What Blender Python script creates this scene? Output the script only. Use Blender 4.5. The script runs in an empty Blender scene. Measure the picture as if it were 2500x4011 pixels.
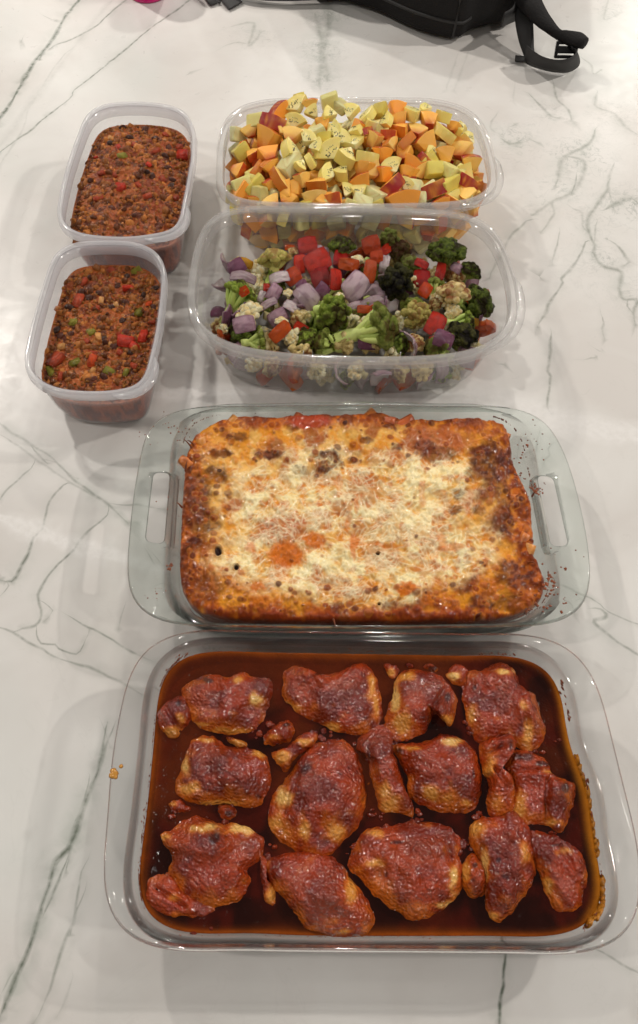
import bpy, bmesh, math, random
import numpy as np
from mathutils import Vector, Matrix, geometry

# ------------------------------------------------------------------ camera, world, lamps, exposure
sc = bpy.context.scene
col = sc.collection
CH, CT, CR, CF, CPX, CPY = 0.62155, 1.09459, 0.02013, 2942.9664, 1206.31402, 2082.22989   # height, pitch, roll, focal px, centre
cam_d = bpy.data.cameras.new("camera")
cam = bpy.data.objects.new("camera", cam_d)
col.objects.link(cam)
sc.camera = cam
_R0 = Vector((1, 0, 0)); _U0 = Vector((0, math.sin(CT), math.cos(CT))); _F = Vector((0, math.cos(CT), -math.sin(CT)))
_R = math.cos(CR) * _R0 + math.sin(CR) * _U0
_U = -math.sin(CR) * _R0 + math.cos(CR) * _U0
cam.matrix_world = Matrix(((_R.x, _U.x, -_F.x, 0), (_R.y, _U.y, -_F.y, 0), (_R.z, _U.z, -_F.z, CH), (0, 0, 0, 1)))
cam_d.sensor_fit = 'VERTICAL'
cam_d.sensor_width = 36; cam_d.sensor_height = 36
cam_d.lens = CF * 36 / 4011
cam_d.shift_x = (1250 - CPX) / 4011
cam_d.shift_y = (CPY - 2005.5) / 4011
cam_d.clip_start = 0.01; cam_d.clip_end = 50

w = bpy.data.worlds.new("World"); sc.world = w; w.use_nodes = True
wn = w.node_tree.nodes; wl = w.node_tree.links
bg = wn["Background"]
tc = wn.new("ShaderNodeTexCoord"); sep = wn.new("ShaderNodeSeparateXYZ"); wr = wn.new("ShaderNodeValToRGB")
mp = wn.new("ShaderNodeMapRange"); mp.inputs[1].default_value = -1; mp.inputs[2].default_value = 1
wl.new(tc.outputs["Generated"], sep.inputs[0]); wl.new(sep.outputs[2], mp.inputs[0]); wl.new(mp.outputs[0], wr.inputs[0])
cr = wr.color_ramp                       # a room: floor, bright walls, ceiling dimmed overhead to cut reflected haze on food
cr.elements[0].position = 0.0; cr.elements[0].color = (0.17, 0.15, 0.13, 1)
cr.elements[1].position = 1.0; cr.elements[1].color = (0.50, 0.475, 0.44, 1)
e = cr.elements.new(0.47); e.color = (0.20, 0.185, 0.165, 1)
e = cr.elements.new(0.56); e.color = (0.42, 0.395, 0.36, 1)
e = cr.elements.new(0.70); e.color = (0.80, 0.76, 0.70, 1)
e = cr.elements.new(0.86); e.color = (0.62, 0.59, 0.55, 1)
wl.new(wr.outputs[0], bg.inputs[0]); bg.inputs[1].default_value = 0.235

def lamp(x, y, z, power, r):
    d = bpy.data.lights.new("ceiling_or_glint_lamp", 'AREA'); d.shape = 'DISK'; d.size = r * 2; d.energy = power
    d.color = (1.0, 0.945, 0.875)
    o = bpy.data.objects.new("ceiling_or_glint_lamp", d); o.location = (x, y, z); col.objects.link(o)
LP = 28.0
for (lx, ly, lz, f) in ((-1.28, 1.95, 1.7, 1.15), (-1.25, 0.1, 1.7, .35), (1.9, -0.35, 1.7, .45), (1.95, 1.15, 1.7, 1.3), (1.65, 4.0, 1.7, .8), (0.05, 2.5, 1.7, .5), (-1.3, 3.9, 1.7, .35), (1.9, 2.5, 1.7, .35), (0.3, -1.15, 1.7, .25), (0.2, 4.2, 1.7, .7)):  # entries after the central lamp are added, for more glints on the food
    lamp(lx, ly, lz, LP * f, 0.055)
sc.view_settings.view_transform = 'Standard'; sc.view_settings.look = 'None'
sc.view_settings.exposure = 0.0; sc.view_settings.gamma = 1.0
cy = sc.cycles
cy.max_bounces = 16; cy.transmission_bounces = 12; cy.glossy_bounces = 5; cy.diffuse_bounces = 3; cy.transparent_max_bounces = 40
cy.use_denoising = True; cy.caustics_refractive = True; cy.caustics_reflective = False; cy.blur_glossy = 0.5
cy.sample_clamp_indirect = 4.0

# ------------------------------------------------------------------ helpers: photo measurements -> places on the counter
def unp(P, z):
    P = np.asarray(P, float).reshape(-1, 2)
    u = (P[:, 0] - CPX) / CF; v = (P[:, 1] - CPY) / CF
    c, s = math.cos(-CR), math.sin(-CR); u, v = c * u - s * v, s * u + c * v
    zz = (CH - np.asarray(z)) / (math.sin(CT) + v * math.cos(CT))
    return np.c_[u * zz, zz * math.cos(CT) - v * math.sin(CT) * zz]
def prj(W, z):
    W = np.asarray(W, float); dz = np.asarray(z) - CH
    zz = W[:, 1] * math.cos(CT) - dz * math.sin(CT); up = W[:, 1] * math.sin(CT) + dz * math.cos(CT)
    u = W[:, 0] / zz; v = -up / zz
    c, s = math.cos(CR), math.sin(CR); u, v = c * u - s * v, s * u + c * v
    return np.c_[CPX + u * CF, CPY + v * CF]
def cv(pts, ox, oy, s): return [(ox + x / s, oy + y / s) for x, y in pts]
def srgb(r, g, b):
    f = lambda c: (c / 255 / 12.92) if c / 255 <= 0.04045 else ((c / 255 + 0.055) / 1.055) ** 2.4
    return np.array((f(r), f(g), f(b)))

# value noise, vectorised
_rt = np.random.RandomState(7).rand(65536)
def _h(i, j, k, seed): return _rt[(i * 73856093 ^ j * 19349663 ^ k * 83492791 ^ seed * 2654435) & 65535]
def noise(P, freq, seed=0, octv=1):
    P = np.asarray(P, float) * freq; tot = 0; amp = 1; nrm = 0
    for o in range(octv):
        Q = P * (2 ** o) + 17.3 * o + 1000; I = np.floor(Q).astype(np.int64); F = Q - I; F = F * F * (3 - 2 * F)
        v = 0
        for a in (0, 1):
            for b in (0, 1):
                for c in (0, 1):
                    wgt = (F[:, 0] if a else 1 - F[:, 0]) * (F[:, 1] if b else 1 - F[:, 1]) * (F[:, 2] if c else 1 - F[:, 2])
                    v = v + wgt * _h(I[:, 0] + a, I[:, 1] + b, I[:, 2] + c, seed + o)
        tot = tot + amp * v; nrm += amp; amp *= .5
    return tot / nrm
def sst(x, a, b):
    t = np.clip((x - a) / (b - a), 0, 1); return t * t * (3 - 2 * t)
def lerp(a, b, t): return a + (b - a) * np.asarray(t)[..., None] if np.ndim(t) else a + (b - a) * t

def mesh_np(name, V, F, colors=None, smooth=True, corner=None):
    me = bpy.data.meshes.new(name)
    me.from_pydata([tuple(v) for v in V] if not isinstance(V, np.ndarray) else V.tolist(), [], F if isinstance(F, list) else F.tolist())
    if colors is not None:
        a = me.color_attributes.new("col", 'FLOAT_COLOR', 'POINT')
        c = np.ones((len(V), 4), np.float32); c[:, :3] = colors; a.data.foreach_set("color", c.ravel())
    if smooth: me.polygons.foreach_set("use_smooth", [True] * len(me.polygons))
    me.update(); return me
def add_obj(name, me, mat=None, parent=None, loc=None):
    o = bpy.data.objects.new(name, me)
    if mat and me and not me.materials: me.materials.append(mat)
    if parent: o.parent = parent
    if loc is not None: o.location = loc
    col.objects.link(o); return o
def thing(name, label, cat, loc=(0, 0, 0), group=None):
    o = bpy.data.objects.new(name, None); o.empty_display_size = 0.02; col.objects.link(o); o.location = loc
    return tag(o, label, cat, group)
def tag(o, label=None, cat=None, group=None, kind=None):
    if label: o["label"] = label
    if cat: o["category"] = cat
    if group: o["group"] = group
    if kind: o["kind"] = kind
    return o
def put(parent, o):
    """parent o to an Empty standing at a location, keeping o where it is"""
    o.parent = parent; o.matrix_parent_inverse = Matrix.Translation(-Vector(parent.location)); return o
def copy_tree(o, parent=None):
    c = o.copy(); col.objects.link(c)
    if parent: c.parent = parent
    for ch in o.children: copy_tree(ch, c)
    return c

# outlines as N points, all indexed by angle about the same centre
NA = 192
def ring_of(P, z=None, c=None, harm=20, N=NA):
    P = unp(P, z) if z is not None else np.asarray(P, float)
    Q = np.vstack([P, P[:1]]); L = np.append(0, np.cumsum(np.hypot(*np.diff(Q, axis=0).T))); q = np.linspace(0, L[-1], 3000, endpoint=False)
    W = np.c_[np.interp(q, L, Q[:, 0]), np.interp(q, L, Q[:, 1])]
    if c is None: c = (W.max(0) + W.min(0)) / 2
    D = W - c; a = np.mod(np.arctan2(D[:, 1], D[:, 0]), 2 * math.pi); r = np.hypot(*D.T); o = np.argsort(a)
    A = np.linspace(0, 2 * math.pi, 1024, endpoint=False); rr = np.interp(A, a[o], r[o], period=2 * math.pi)
    f = np.fft.rfft(rr); k = np.arange(len(f)); f *= np.exp(-(k / harm) ** 4); rr = np.fft.irfft(f, 1024)
    X = c + np.c_[rr * np.cos(A), rr * np.sin(A)]
    Q = np.vstack([X, X[:1]]); L = np.append(0, np.cumsum(np.hypot(*np.diff(Q, axis=0).T))); q = np.linspace(0, L[-1], N, endpoint=False)
    return np.c_[np.interp(q, L, Q[:, 0]), np.interp(q, L, Q[:, 1])], np.array(c)
def nrm(R):
    T = np.roll(R, -1, 0) - np.roll(R, 1, 0); T /= np.hypot(*T.T)[:, None]; return np.c_[T[:, 1], -T[:, 0]]
def off(R, d):      # d > 0 outward
    steps = max(1, int(abs(d) / .003)); X = R.copy()
    for _ in range(steps): X = X + nrm(X) * (d / steps)
    return X
def realign(R, ref, c):   # sample R at the same angles as ref
    D = R - c; a = np.mod(np.arctan2(D[:, 1], D[:, 0]), 2 * math.pi); r = np.hypot(*D.T); o = np.argsort(a)
    E = ref - c; b = np.mod(np.arctan2(E[:, 1], E[:, 0]), 2 * math.pi); rr = np.interp(b, a[o], r[o], period=2 * math.pi)
    return c + np.c_[rr * np.cos(b), rr * np.sin(b)]
def loft(rings, cap0=True, cap1=True):
    V = []; F = []
    for R, z in rings:
        zz = np.full(len(R), z) if np.ndim(z) == 0 else z
        V.append(np.c_[R, zz])
    n = len(rings[0][0]); V = np.vstack(V); m = len(rings)
    for i in range(m - 1):
        for j in range(n):
            k = (j + 1) % n; F.append([i * n + j, i * n + k, (i + 1) * n + k, (i + 1) * n + j])
    def cap(i, flip):
        nonlocal V
        c = V[i * n:(i + 1) * n].mean(0); V = np.vstack([V, c]); ci = len(V) - 1
        for j in range(n):
            k = (j + 1) % n; F.append([i * n + j, ci, i * n + k] if not flip else [i * n + k, ci, i * n + j])
    if cap0: cap(0, False)
    if cap1: cap(m - 1, True)
    return V, F
def fix_normals(me):
    bm = bmesh.new(); bm.from_mesh(me); bmesh.ops.recalc_face_normals(bm, faces=bm.faces); bm.to_mesh(me); bm.free(); return me

def sq_grid(R, c, n, m):
    """grid of (2n+1)x(2m+1) points filling outline R (radial squares); returns xy, rho, faces, boundary loop"""
    D = R - c; a = np.mod(np.arctan2(D[:, 1], D[:, 0]), 2 * math.pi); r = np.hypot(*D.T); o = np.argsort(a)
    hw = (R[:, 0].max() - R[:, 0].min()) / 2; hd = (R[:, 1].max() - R[:, 1].min()) / 2
    A, B = np.meshgrid(np.linspace(-1, 1, 2 * n + 1), np.linspace(-1, 1, 2 * m + 1))
    A = A.ravel(); B = B.ravel(); mm = np.maximum(abs(A), abs(B)); k = np.sqrt(np.maximum(1 - .0 * A, 0))
    # blend square to circle near rim so corners stay even
    X = A * hw; Y = B * hd; th = np.mod(np.arctan2(Y, X), 2 * math.pi); rr = np.interp(th, a[o], r[o], period=2 * math.pi)
    sqr = np.hypot(X, Y) / np.maximum(mm, 1e-9)     # distance of square boundary in that direction
    t = mm ** 2; scale = (1 - t) * np.minimum(1, .96) + t * rr / np.maximum(sqr, 1e-9)
    scale = np.where(mm < 1e-9, 1, (1 - t) * .97 * np.minimum(1, 1) + t * (rr / np.maximum(sqr, 1e-9)))
    XY = np.c_[X * scale, Y * scale] + c
    w_ = 2 * n + 1; h_ = 2 * m + 1; F = []
    for j in range(h_ - 1):
        for i in range(w_ - 1):
            q = j * w_ + i; F.append([q, q + 1, q + w_ + 1, q + w_])
    loop = [i for i in range(w_)] + [j * w_ + w_ - 1 for j in range(1, h_)] + [(h_ - 1) * w_ + i for i in range(w_ - 2, -1, -1)] + [j * w_ for j in range(h_ - 2, 0, -1)]
    return XY, mm, F, loop

# ------------------------------------------------------------------ materials
def new_mat(name):
    m = bpy.data.materials.new(name); m.use_nodes = True
    return m, m.node_tree.nodes, m.node_tree.links, m.node_tree.nodes["Principled BSDF"]
def nd(ns, t, **kw):
    n = ns.new(t)
    for k, v in kw.items():
        if k.startswith('i'): n.inputs[int(k[1:])].default_value = v
        else: setattr(n, k, v)
    return n
def food_mat(name, base=None, rough=.4, spec=.5, coat=0, bump=(900, .3), sss=0, sssr=(.004, .002, .001), var=.12, noise_rough=0, vfreq=120, coatr=.26, bd=.0012, bdet=3, cior=1.5):
    """colour from the 'col' attribute (or one colour), broken up by fine noise, with fine relief"""
    m, ns, ls, b = new_mat(name)
    b.inputs["Roughness"].default_value = rough; b.inputs["Specular IOR Level"].default_value = spec
    b.inputs["Coat Weight"].default_value = coat; b.inputs["Coat Roughness"].default_value = coatr; b.inputs["Coat IOR"].default_value = cior
    t = nd(ns, "ShaderNodeTexCoord")
    n = nd(ns, "ShaderNodeTexNoise"); n.inputs["Scale"].default_value = vfreq; n.inputs["Detail"].default_value = 4; ls.new(t.outputs["Object"], n.inputs["Vector"])
    hsv = nd(ns, "ShaderNodeHueSaturation")
    if base is None:
        a = nd(ns, "ShaderNodeAttribute", attribute_name="col"); ls.new(a.outputs["Color"], hsv.inputs["Color"])
    else: hsv.inputs["Color"].default_value = (*base, 1)
    mr = nd(ns, "ShaderNodeMapRange", i1=.3, i2=.7, i3=1 - var, i4=1 + var); ls.new(n.outputs["Fac"], mr.inputs[0])
    oi = nd(ns, "ShaderNodeObjectInfo"); mr2 = nd(ns, "ShaderNodeMapRange", i1=0, i2=1, i3=1 - var * .8, i4=1 + var * .8); ls.new(oi.outputs["Random"], mr2.inputs[0])
    mu = nd(ns, "ShaderNodeMath", operation='MULTIPLY'); ls.new(mr.outputs[0], mu.inputs[0]); ls.new(mr2.outputs[0], mu.inputs[1])
    ls.new(mu.outputs[0], hsv.inputs["Value"]); ls.new(hsv.outputs[0], b.inputs["Base Color"])
    if bump:
        n2 = nd(ns, "ShaderNodeTexNoise"); n2.inputs["Scale"].default_value = bump[0]; n2.inputs["Detail"].default_value = bdet; n2.inputs["Roughness"].default_value = .6; ls.new(t.outputs["Object"], n2.inputs["Vector"])
        bp = nd(ns, "ShaderNodeBump"); bp.inputs["Strength"].default_value = bump[1]; bp.inputs["Distance"].default_value = bd
        ls.new(n2.outputs["Fac"], bp.inputs["Height"]); ls.new(bp.outputs[0], b.inputs["Normal"]); ls.new(bp.outputs[0], b.inputs["Coat Normal"])
    if noise_rough:
        mr3 = nd(ns, "ShaderNodeMapRange", i1=.35, i2=.65, i3=rough - noise_rough, i4=rough + noise_rough); ls.new(n.outputs["Fac"], mr3.inputs[0]); ls.new(mr3.outputs[0], b.inputs["Roughness"])
    if sss:
        b.inputs["Subsurface Weight"].default_value = sss; b.inputs["Subsurface Radius"].default_value = (1, .5, .25); b.inputs["Subsurface Scale"].default_value = sssr[0]
    return m
def glass_mat(name, tint, clear):
    """sharp Fresnel reflection over a blend of bent and straight-through light"""
    m, ns, ls, b = new_mat(name); out = ns["Material Output"]; ns.remove(b)
    g = nd(ns, "ShaderNodeBsdfGlass"); g.inputs["IOR"].default_value = 1.45; g.inputs["Roughness"].default_value = 0.0; g.inputs["Color"].default_value = (*tint, 1)
    t = nd(ns, "ShaderNodeBsdfTransparent"); t.inputs[0].default_value = (*tint, 1)
    mx = nd(ns, "ShaderNodeMixShader"); lw = nd(ns, "ShaderNodeLayerWeight"); lw.inputs[0].default_value = .5      # light bends most where the glass is seen edge-on
    mr = nd(ns, "ShaderNodeMapRange", i1=.10, i2=.70, i3=clear, i4=.04); ls.new(lw.outputs["Facing"], mr.inputs[0]); ls.new(mr.outputs[0], mx.inputs[0])
    ls.new(g.outputs[0], mx.inputs[1]); ls.new(t.outputs[0], mx.inputs[2])
    gl = nd(ns, "ShaderNodeBsdfGlossy"); gl.inputs["Roughness"].default_value = .06; fr = nd(ns, "ShaderNodeFresnel"); fr.inputs[0].default_value = 1.5
    ge = nd(ns, "ShaderNodeNewGeometry"); sb = nd(ns, "ShaderNodeMath", operation='SUBTRACT', i0=1.0); ls.new(ge.outputs["Backfacing"], sb.inputs[1])
    mu = nd(ns, "ShaderNodeMath", operation='MULTIPLY'); ls.new(fr.outputs[0], mu.inputs[0]); ls.new(sb.outputs[0], mu.inputs[1])
    m2 = nd(ns, "ShaderNodeMixShader"); ls.new(mu.outputs[0], m2.inputs[0]); ls.new(mx.outputs[0], m2.inputs[1]); ls.new(gl.outputs[0], m2.inputs[2]); ls.new(m2.outputs[0], out.inputs[0])
    return m
def plastic_mat(name, milk, tint, rough=.06):
    m, ns, ls, b = new_mat(name); out = ns["Material Output"]; ns.remove(b)
    t = nd(ns, "ShaderNodeBsdfTransparent"); t.inputs[0].default_value = (.97, .97, .97, 1)
    d = nd(ns, "ShaderNodeBsdfDiffuse"); d.inputs[0].default_value = (*tint, 1)
    tr = nd(ns, "ShaderNodeBsdfTranslucent"); tr.inputs[0].default_value = (*tint, 1)
    md = nd(ns, "ShaderNodeMixShader"); md.inputs[0].default_value = .5; ls.new(d.outputs[0], md.inputs[1]); ls.new(tr.outputs[0], md.inputs[2])
    lw = nd(ns, "ShaderNodeLayerWeight"); lw.inputs[0].default_value = .25       # edge-on the wall is thicker, so milkier
    mr = nd(ns, "ShaderNodeMapRange", i1=0, i2=1, i3=milk, i4=min(1, milk * 1.9 + .03)); ls.new(lw.outputs["Facing"], mr.inputs[0])
    m1 = nd(ns, "ShaderNodeMixShader"); ls.new(mr.outputs[0], m1.inputs[0]); ls.new(t.outputs[0], m1.inputs[1]); ls.new(md.outputs[0], m1.inputs[2])
    gl = nd(ns, "ShaderNodeBsdfGlossy"); gl.inputs["Roughness"].default_value = rough
    fr = nd(ns, "ShaderNodeFresnel"); fr.inputs[0].default_value = 1.45
    ge = nd(ns, "ShaderNodeNewGeometry"); sb = nd(ns, "ShaderNodeMath", operation='SUBTRACT', i0=1.0); ls.new(ge.outputs["Backfacing"], sb.inputs[1])
    mu = nd(ns, "ShaderNodeMath", operation='MULTIPLY'); ls.new(fr.outputs[0], mu.inputs[0]); ls.new(sb.outputs[0], mu.inputs[1])      # outer face only: no refraction, so no inner reflection
    m2 = nd(ns, "ShaderNodeMixShader"); ls.new(mu.outputs[0], m2.inputs[0]); ls.new(m1.outputs[0], m2.inputs[1]); ls.new(gl.outputs[0], m2.inputs[2])
    ls.new(m2.outputs[0], out.inputs[0]); return m
M = {}
M['glass_a'] = glass_mat("pale_green_glass", (.958, .985, .972), .86)
M['glass_b'] = glass_mat("clear_glass", (.985, .988, .989), .86)
M['tub'] = plastic_mat("clear_plastic", .045, (.86, .84, .83))
M['tub_small'] = plastic_mat("milky_plastic", .085, (.78, .77, .84), .14)
M['tub_rim'] = plastic_mat("rim_plastic", .16, (.92, .91, .90))
M['tub_small_rim'] = plastic_mat("milky_rim_plastic", .28, (.96, .96, .99), .10)

# ------------------------------------------------------------------ countertop: one slab, veins laid into its mesh
def Z(pts, ox, oy, s): return unp(cv(pts, ox, oy, s), 0)
VE = []      # (points, half width mm, darkness, halo, tone)   tone 0 green-grey, 1 white
def vn(pts, ox, oy, s, w_, d, halo=.25): VE.append((Z(pts, ox, oy, s), w_ / 1000, d, halo))
a1 = (0, 0, 1.68)
vn([(560,-60),(520,0),(430,110),(370,220),(310,310),(265,360),(215,420),(180,490),(130,575),(85,650),(35,730),(0,770),(-60,850)], *a1, 2.6, 1.0, .2)
vn([(330,290),(285,340),(262,395)], *a1, 3.6, .7, .3)
vn([(195,450),(150,520),(140,570)], *a1, 3.2, .6, .3)
vn([(900,-50),(830,0),(740,70),(660,150),(600,190),(460,265),(380,290),(320,325)], *a1, 1.3, .65, .2)
vn([(1330,-50),(1250,0),(1180,55),(1070,130),(960,210),(860,300),(720,410),(640,475),(490,595),(480,625),(420,680),(280,790),(200,860),(130,905),(0,1005),(-60,1060)], *a1, 1.3, .72, .2)
vn([(740,0),(660,90),(560,220),(420,400),(300,560),(200,680),(100,830),(0,960)], *a1, 5, .12, .3)
vn([(500,300),(390,400),(200,700),(150,850),(0,1080)], *a1, 1.6, .16, .2)
vn([(280,98),(320,118),(365,135)], *a1, 1.0, .5, .1)
vn([(152,245),(140,270)], *a1, 1.3, .5, .2); vn([(1225,495),(1258,475)], *a1, 1.4, .4, .2)
a2 = (0, 1500, 2.0214)
vn([(-60,280),(0,320),(80,390),(180,440),(240,490),(370,560),(500,680),(600,780),(700,850),(860,965),(940,1040),(1015,1110)], *a2, 1.5, .42, .5)
vn([(0,410),(100,470),(280,600),(400,680),(560,790),(700,870),(850,960)], *a2, 1.2, .32, .3)
vn([(230,470),(300,570),(380,640)], *a2, 1.4, .4, .3)
vn([(310,590),(470,640),(520,700),(620,760)], *a2, .9, .3, .2)
vn([(280,600),(250,670),(150,760),(50,850),(0,925),(-40,980)], *a2, 1.1, .55)
vn([(550,795),(500,810),(390,940),(360,1060),(325,1165),(270,1220),(230,1340),(150,1490),(90,1570),(0,1560)], *a2, 1.5, .62)
vn([(272,1220),(235,1330),(190,1420),(100,1550)], *a2, 2.0, .5, .2)
vn([(860,970),(850,1040),(740,1140),(620,1255),(590,1320),(470,1430),(390,1520),(310,1650),(300,1700),(325,1800),(320,1870),(280,1920),(180,1945),(100,1975)], *a2, 1.3, .6)
vn([(-50,1920),(0,1940),(100,1975),(220,2050),(340,2110),(480,2190),(700,2250),(860,2320),(1000,2390),(1150,2480)], *a2, 1.4, .5)
vn([(310,1720),(415,1800),(350,1890)], *a2, .8, .4); vn([(0,1690),(70,1610),(50,1570)], *a2, 1.4, .4)
vn([(290,1920),(290,1990),(330,2060),(440,2070),(470,2110),(600,2150),(660,2080),(710,1950)], *a2, 1.0, .45)
vn([(520,1830),(660,1910),(780,1970),(900,2040),(1000,2110),(1110,2155),(1230,2210)], *a2, 1.1, .5)
vn([(860,950),(960,965),(1050,970),(1100,965),(1200,985),(1300,1000)], *a2, 1.1, .4)
vn([(1150,1310),(1200,1400),(1250,1470)], *a2, 1.3, .4); vn([(1190,1330),(1260,1400),(1300,1450)], *a2, 1.0, .35)
vn([(1000,1730),(960,1850),(940,1950)], *a2, 1.6, .3); vn([(1220,1610),(1300,1590),(1400,1660)], *a2, 1.2, .3)
a3 = (0, 2700, 1.85)
vn([(780,240),(745,400),(710,600),(640,760),(560,1010),(500,1150),(400,1250),(360,1420),(300,1570),(260,1720),(220,1860),(150,2020),(90,2150),(30,2300),(-20,2400)], *a3, 2.2, .75, .55)
vn([(840,230),(760,430),(700,640),(620,830),(540,1010),(480,1330)], *a3, 1.3, .5, .4)
vn([(650,620),(620,760),(590,880)], *a3, 1.4, .4); vn([(540,960),(515,1060)], *a3, 1.3, .4)
vn([(500,1200),(430,1380),(370,1520),(310,1650)], *a3, 1.3, .55, .4)
vn([(640,1230),(600,1310),(560,1500),(530,1700),(480,1790),(420,1990),(360,2180),(330,2260),(240,2426)], *a3, 1.2, .4, .4)
vn([(630,1400),(590,1530),(540,1640),(510,1780)], *a3, 1.2, .4, .4)
vn([(530,2080),(480,2220),(410,2380)], *a3, 1.6, .2); vn([(0,2220),(60,2110),(100,2050)], *a3, 1.2, .4)
vn([(720,200),(760,300),(800,420)], *a3, 1.0, .25)
a4 = (1380, 3100, 1.35)
vn([(812,700),(810,860),(800,950),(800,1030),(785,1090),(780,1230),(775,1330)], *a4, 1.15, .95, .2)
vn([(1220,800),(1320,850),(1420,910),(1512,960),(1580,990)], *a4, 1.2, .5)
a5 = (1900, 1600, 2.205)
vn([(550,1480),(700,1540),(850,1610),(920,1640),(1000,1700),(1060,1755),(1200,1820),(1323,1860),(1400,1890)], *a5, 1.0, .45)
vn([(920,1725),(1000,1730),(1050,1770),(1030,1810),(940,1830),(960,1870),(1050,1940),(1150,2020),(1230,2070),(1323,2130),(1400,2180)], *a5, 1.4, .62)
vn([(700,1660),(750,1700),(770,1780)], *a5, 1.3, .35); vn([(780,1665),(830,1640)], *a5, 1.3, .35)
vn([(480,160),(460,260),(440,370),(420,440)], *a5, 1.3, .35); vn([(590,300),(550,350),(560,400),(520,440),(510,490)], *a5, 1.7, .4, .4)
a6 = (1900, 700, 2.426)
vn([(870,-60),(870,0),(855,70),(820,140)], *a6, 2.2, .7, .3); vn([(695,0),(680,40)], *a6, 2.2, .5)
vn([(820,140),(740,170),(650,210),(640,260),(660,330),(600,420),(530,510)], *a6, 2.0, .42, .5)
vn([(490,380),(400,400),(340,460),(250,540),(190,640),(90,830),(40,950)], *a6, 1.7, .5, .4)
vn([(780,240),(850,290),(920,320),(930,440),(970,500)], *a6, 1.6, .35)
vn([(710,470),(690,600),(650,750),(640,820)], *a6, 1.4, .45)
vn([(1000,590),(960,600),(920,700),(860,800),(730,950),(745,985),(690,1070),(605,1200),(590,1250),(500,1400)], *a6, 1.5, .62, .2)
vn([(630,1450),(615,1700),(600,1830),(620,1880),(600,2080),(595,2170),(625,2230)], *a6, 1.6, .55)
vn([(1190,0),(1160,60),(1170,100),(1100,200),(1030,300),(970,420),(1000,540),(1040,640),(1030,700),(1090,800),(1150,845),(1290,885),(1280,1000),(1290,1120),(1350,1150),(1440,1140),(1440,1200),(1410,1270),(1430,1390)], *a6, 2.4, .6, .4)
vn([(1070,400),(1050,480),(1040,600)], *a6, 1.6, .4); vn([(1360,1150),(1350,1210),(1410,1280)], *a6, 1.8, .5)
vn([(1170,580),(1240,620),(1300,680),(1330,740),(1370,790),(1310,830)], *a6, 2.2, .6)
vn([(1130,300),(1220,250),(1300,210),(1400,190),(1456,240)], *a6, 4.5, .6, .4)
vn([(1100,1280),(1130,1370),(1110,1430),(1140,1530)], *a6, 2.0, .5); vn([(940,1720),(1000,1700),(1060,1695)], *a6, 1.5, .45); vn([(1010,1590),(1090,1640),(1120,1630)], *a6, 1.3, .35)
vn([(120,1760),(190,1770)], *a6, 2.0, .5); vn([(520,930),(540,955)], *a6, 3, .5)
a7 = (1250, 0, 1.2096)
vn([(1110,390),(1130,470),(1180,520),(1195,570)], *a7, 2.2, .45, .4); vn([(990,440),(1060,510),(1100,550),(1140,560)], *a7, 2.6, .6, .4)
vn([(1310,610),(1280,680),(1160,750),(1130,850),(1120,880)], *a7, 2.6, .6, .5); vn([(1160,740),(1260,770),(1210,900),(1100,960),(1010,1020)], *a7, 2.6, .45, .5)
vn([(1400,770),(1370,870),(1400,1000)], *a7, 1.6, .35); vn([(1320,430),(1310,500),(1400,540),(1450,600),(1520,640)], *a7, 2.4, .4, .5)
vn([(1240,270),(1290,310),(1300,350),(1340,330)], *a7, 2.2, .5); vn([(850,530),(810,600),(860,640)], *a7, 1.8, .3)
vn([(870,660),(900,680),(950,675)], *a7, 3.5, .6, .6); vn([(1000,660),(1045,680)], *a7, 3.5, .5, .6); vn([(905,600),(930,590)], *a7, 3, .5)
vn([(930,380),(920,480)], *a7, 1.6, .18); vn([(660,250),(600,430)], *a7, 2.2, .2); vn([(710,240),(640,430)], *a7, 2.2, .2)
vn([(40,0),(45,120),(20,250),(40,380)], *a7, 6, .35, .8); vn([(-20,60),(10,200),(0,400)], *a7, 4, .3, .8)
vn([(1370,0),(1350,90),(1410,70)], *a7, 3, .35, .6); vn([(1080,130),(1200,110),(1180,220),(1240,150)], 0, 0, 1.2096, 2.2, .26, .4)
vn([(1060,220),(1120,200),(1180,210)], 0, 0, 1.2096, 1.8, .22, .4); vn([(885,355),(910,345)], 0, 0, 1.2096, 2, .3)
vn([(1456,1480),(1462,1530),(1475,1580)], 0, 0, 1.0, 1.8, .85, .2)
WV = [(Z([(-80,1010),(0,1060),(150,1120),(320,1190),(480,1250),(600,1280),(760,1330),(950,1370),(1200,1460),(1500,1500)], *a2), .0045, .9),
      (unp([(560,1545),(900,1550),(1500,1558),(1900,1572),(2050,1600),(2172,1645),(2330,1675),(2520,1715)], 0), .0085, .75)]
def resmooth(P, step):
    P = np.asarray(P); n = len(P); out = []
    for i in range(n - 1):
        p0 = P[max(i - 1, 0)]; p1 = P[i]; p2 = P[i + 1]; p3 = P[min(i + 2, n - 1)]; k = max(2, int(np.hypot(*(p2 - p1)) / step))
        t = np.linspace(0, 1, k, endpoint=False)[:, None]
        out.append(.5 * ((2 * p1) + (-p0 + p2) * t + (2 * p0 - 5 * p1 + 4 * p2 - p3) * t ** 2 + (-p0 + 3 * p1 - 3 * p2 + p3) * t ** 3))
    out.append(P[-1:]); return np.vstack(out)
segs = []; cv_v = []; cv_e = []
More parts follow.
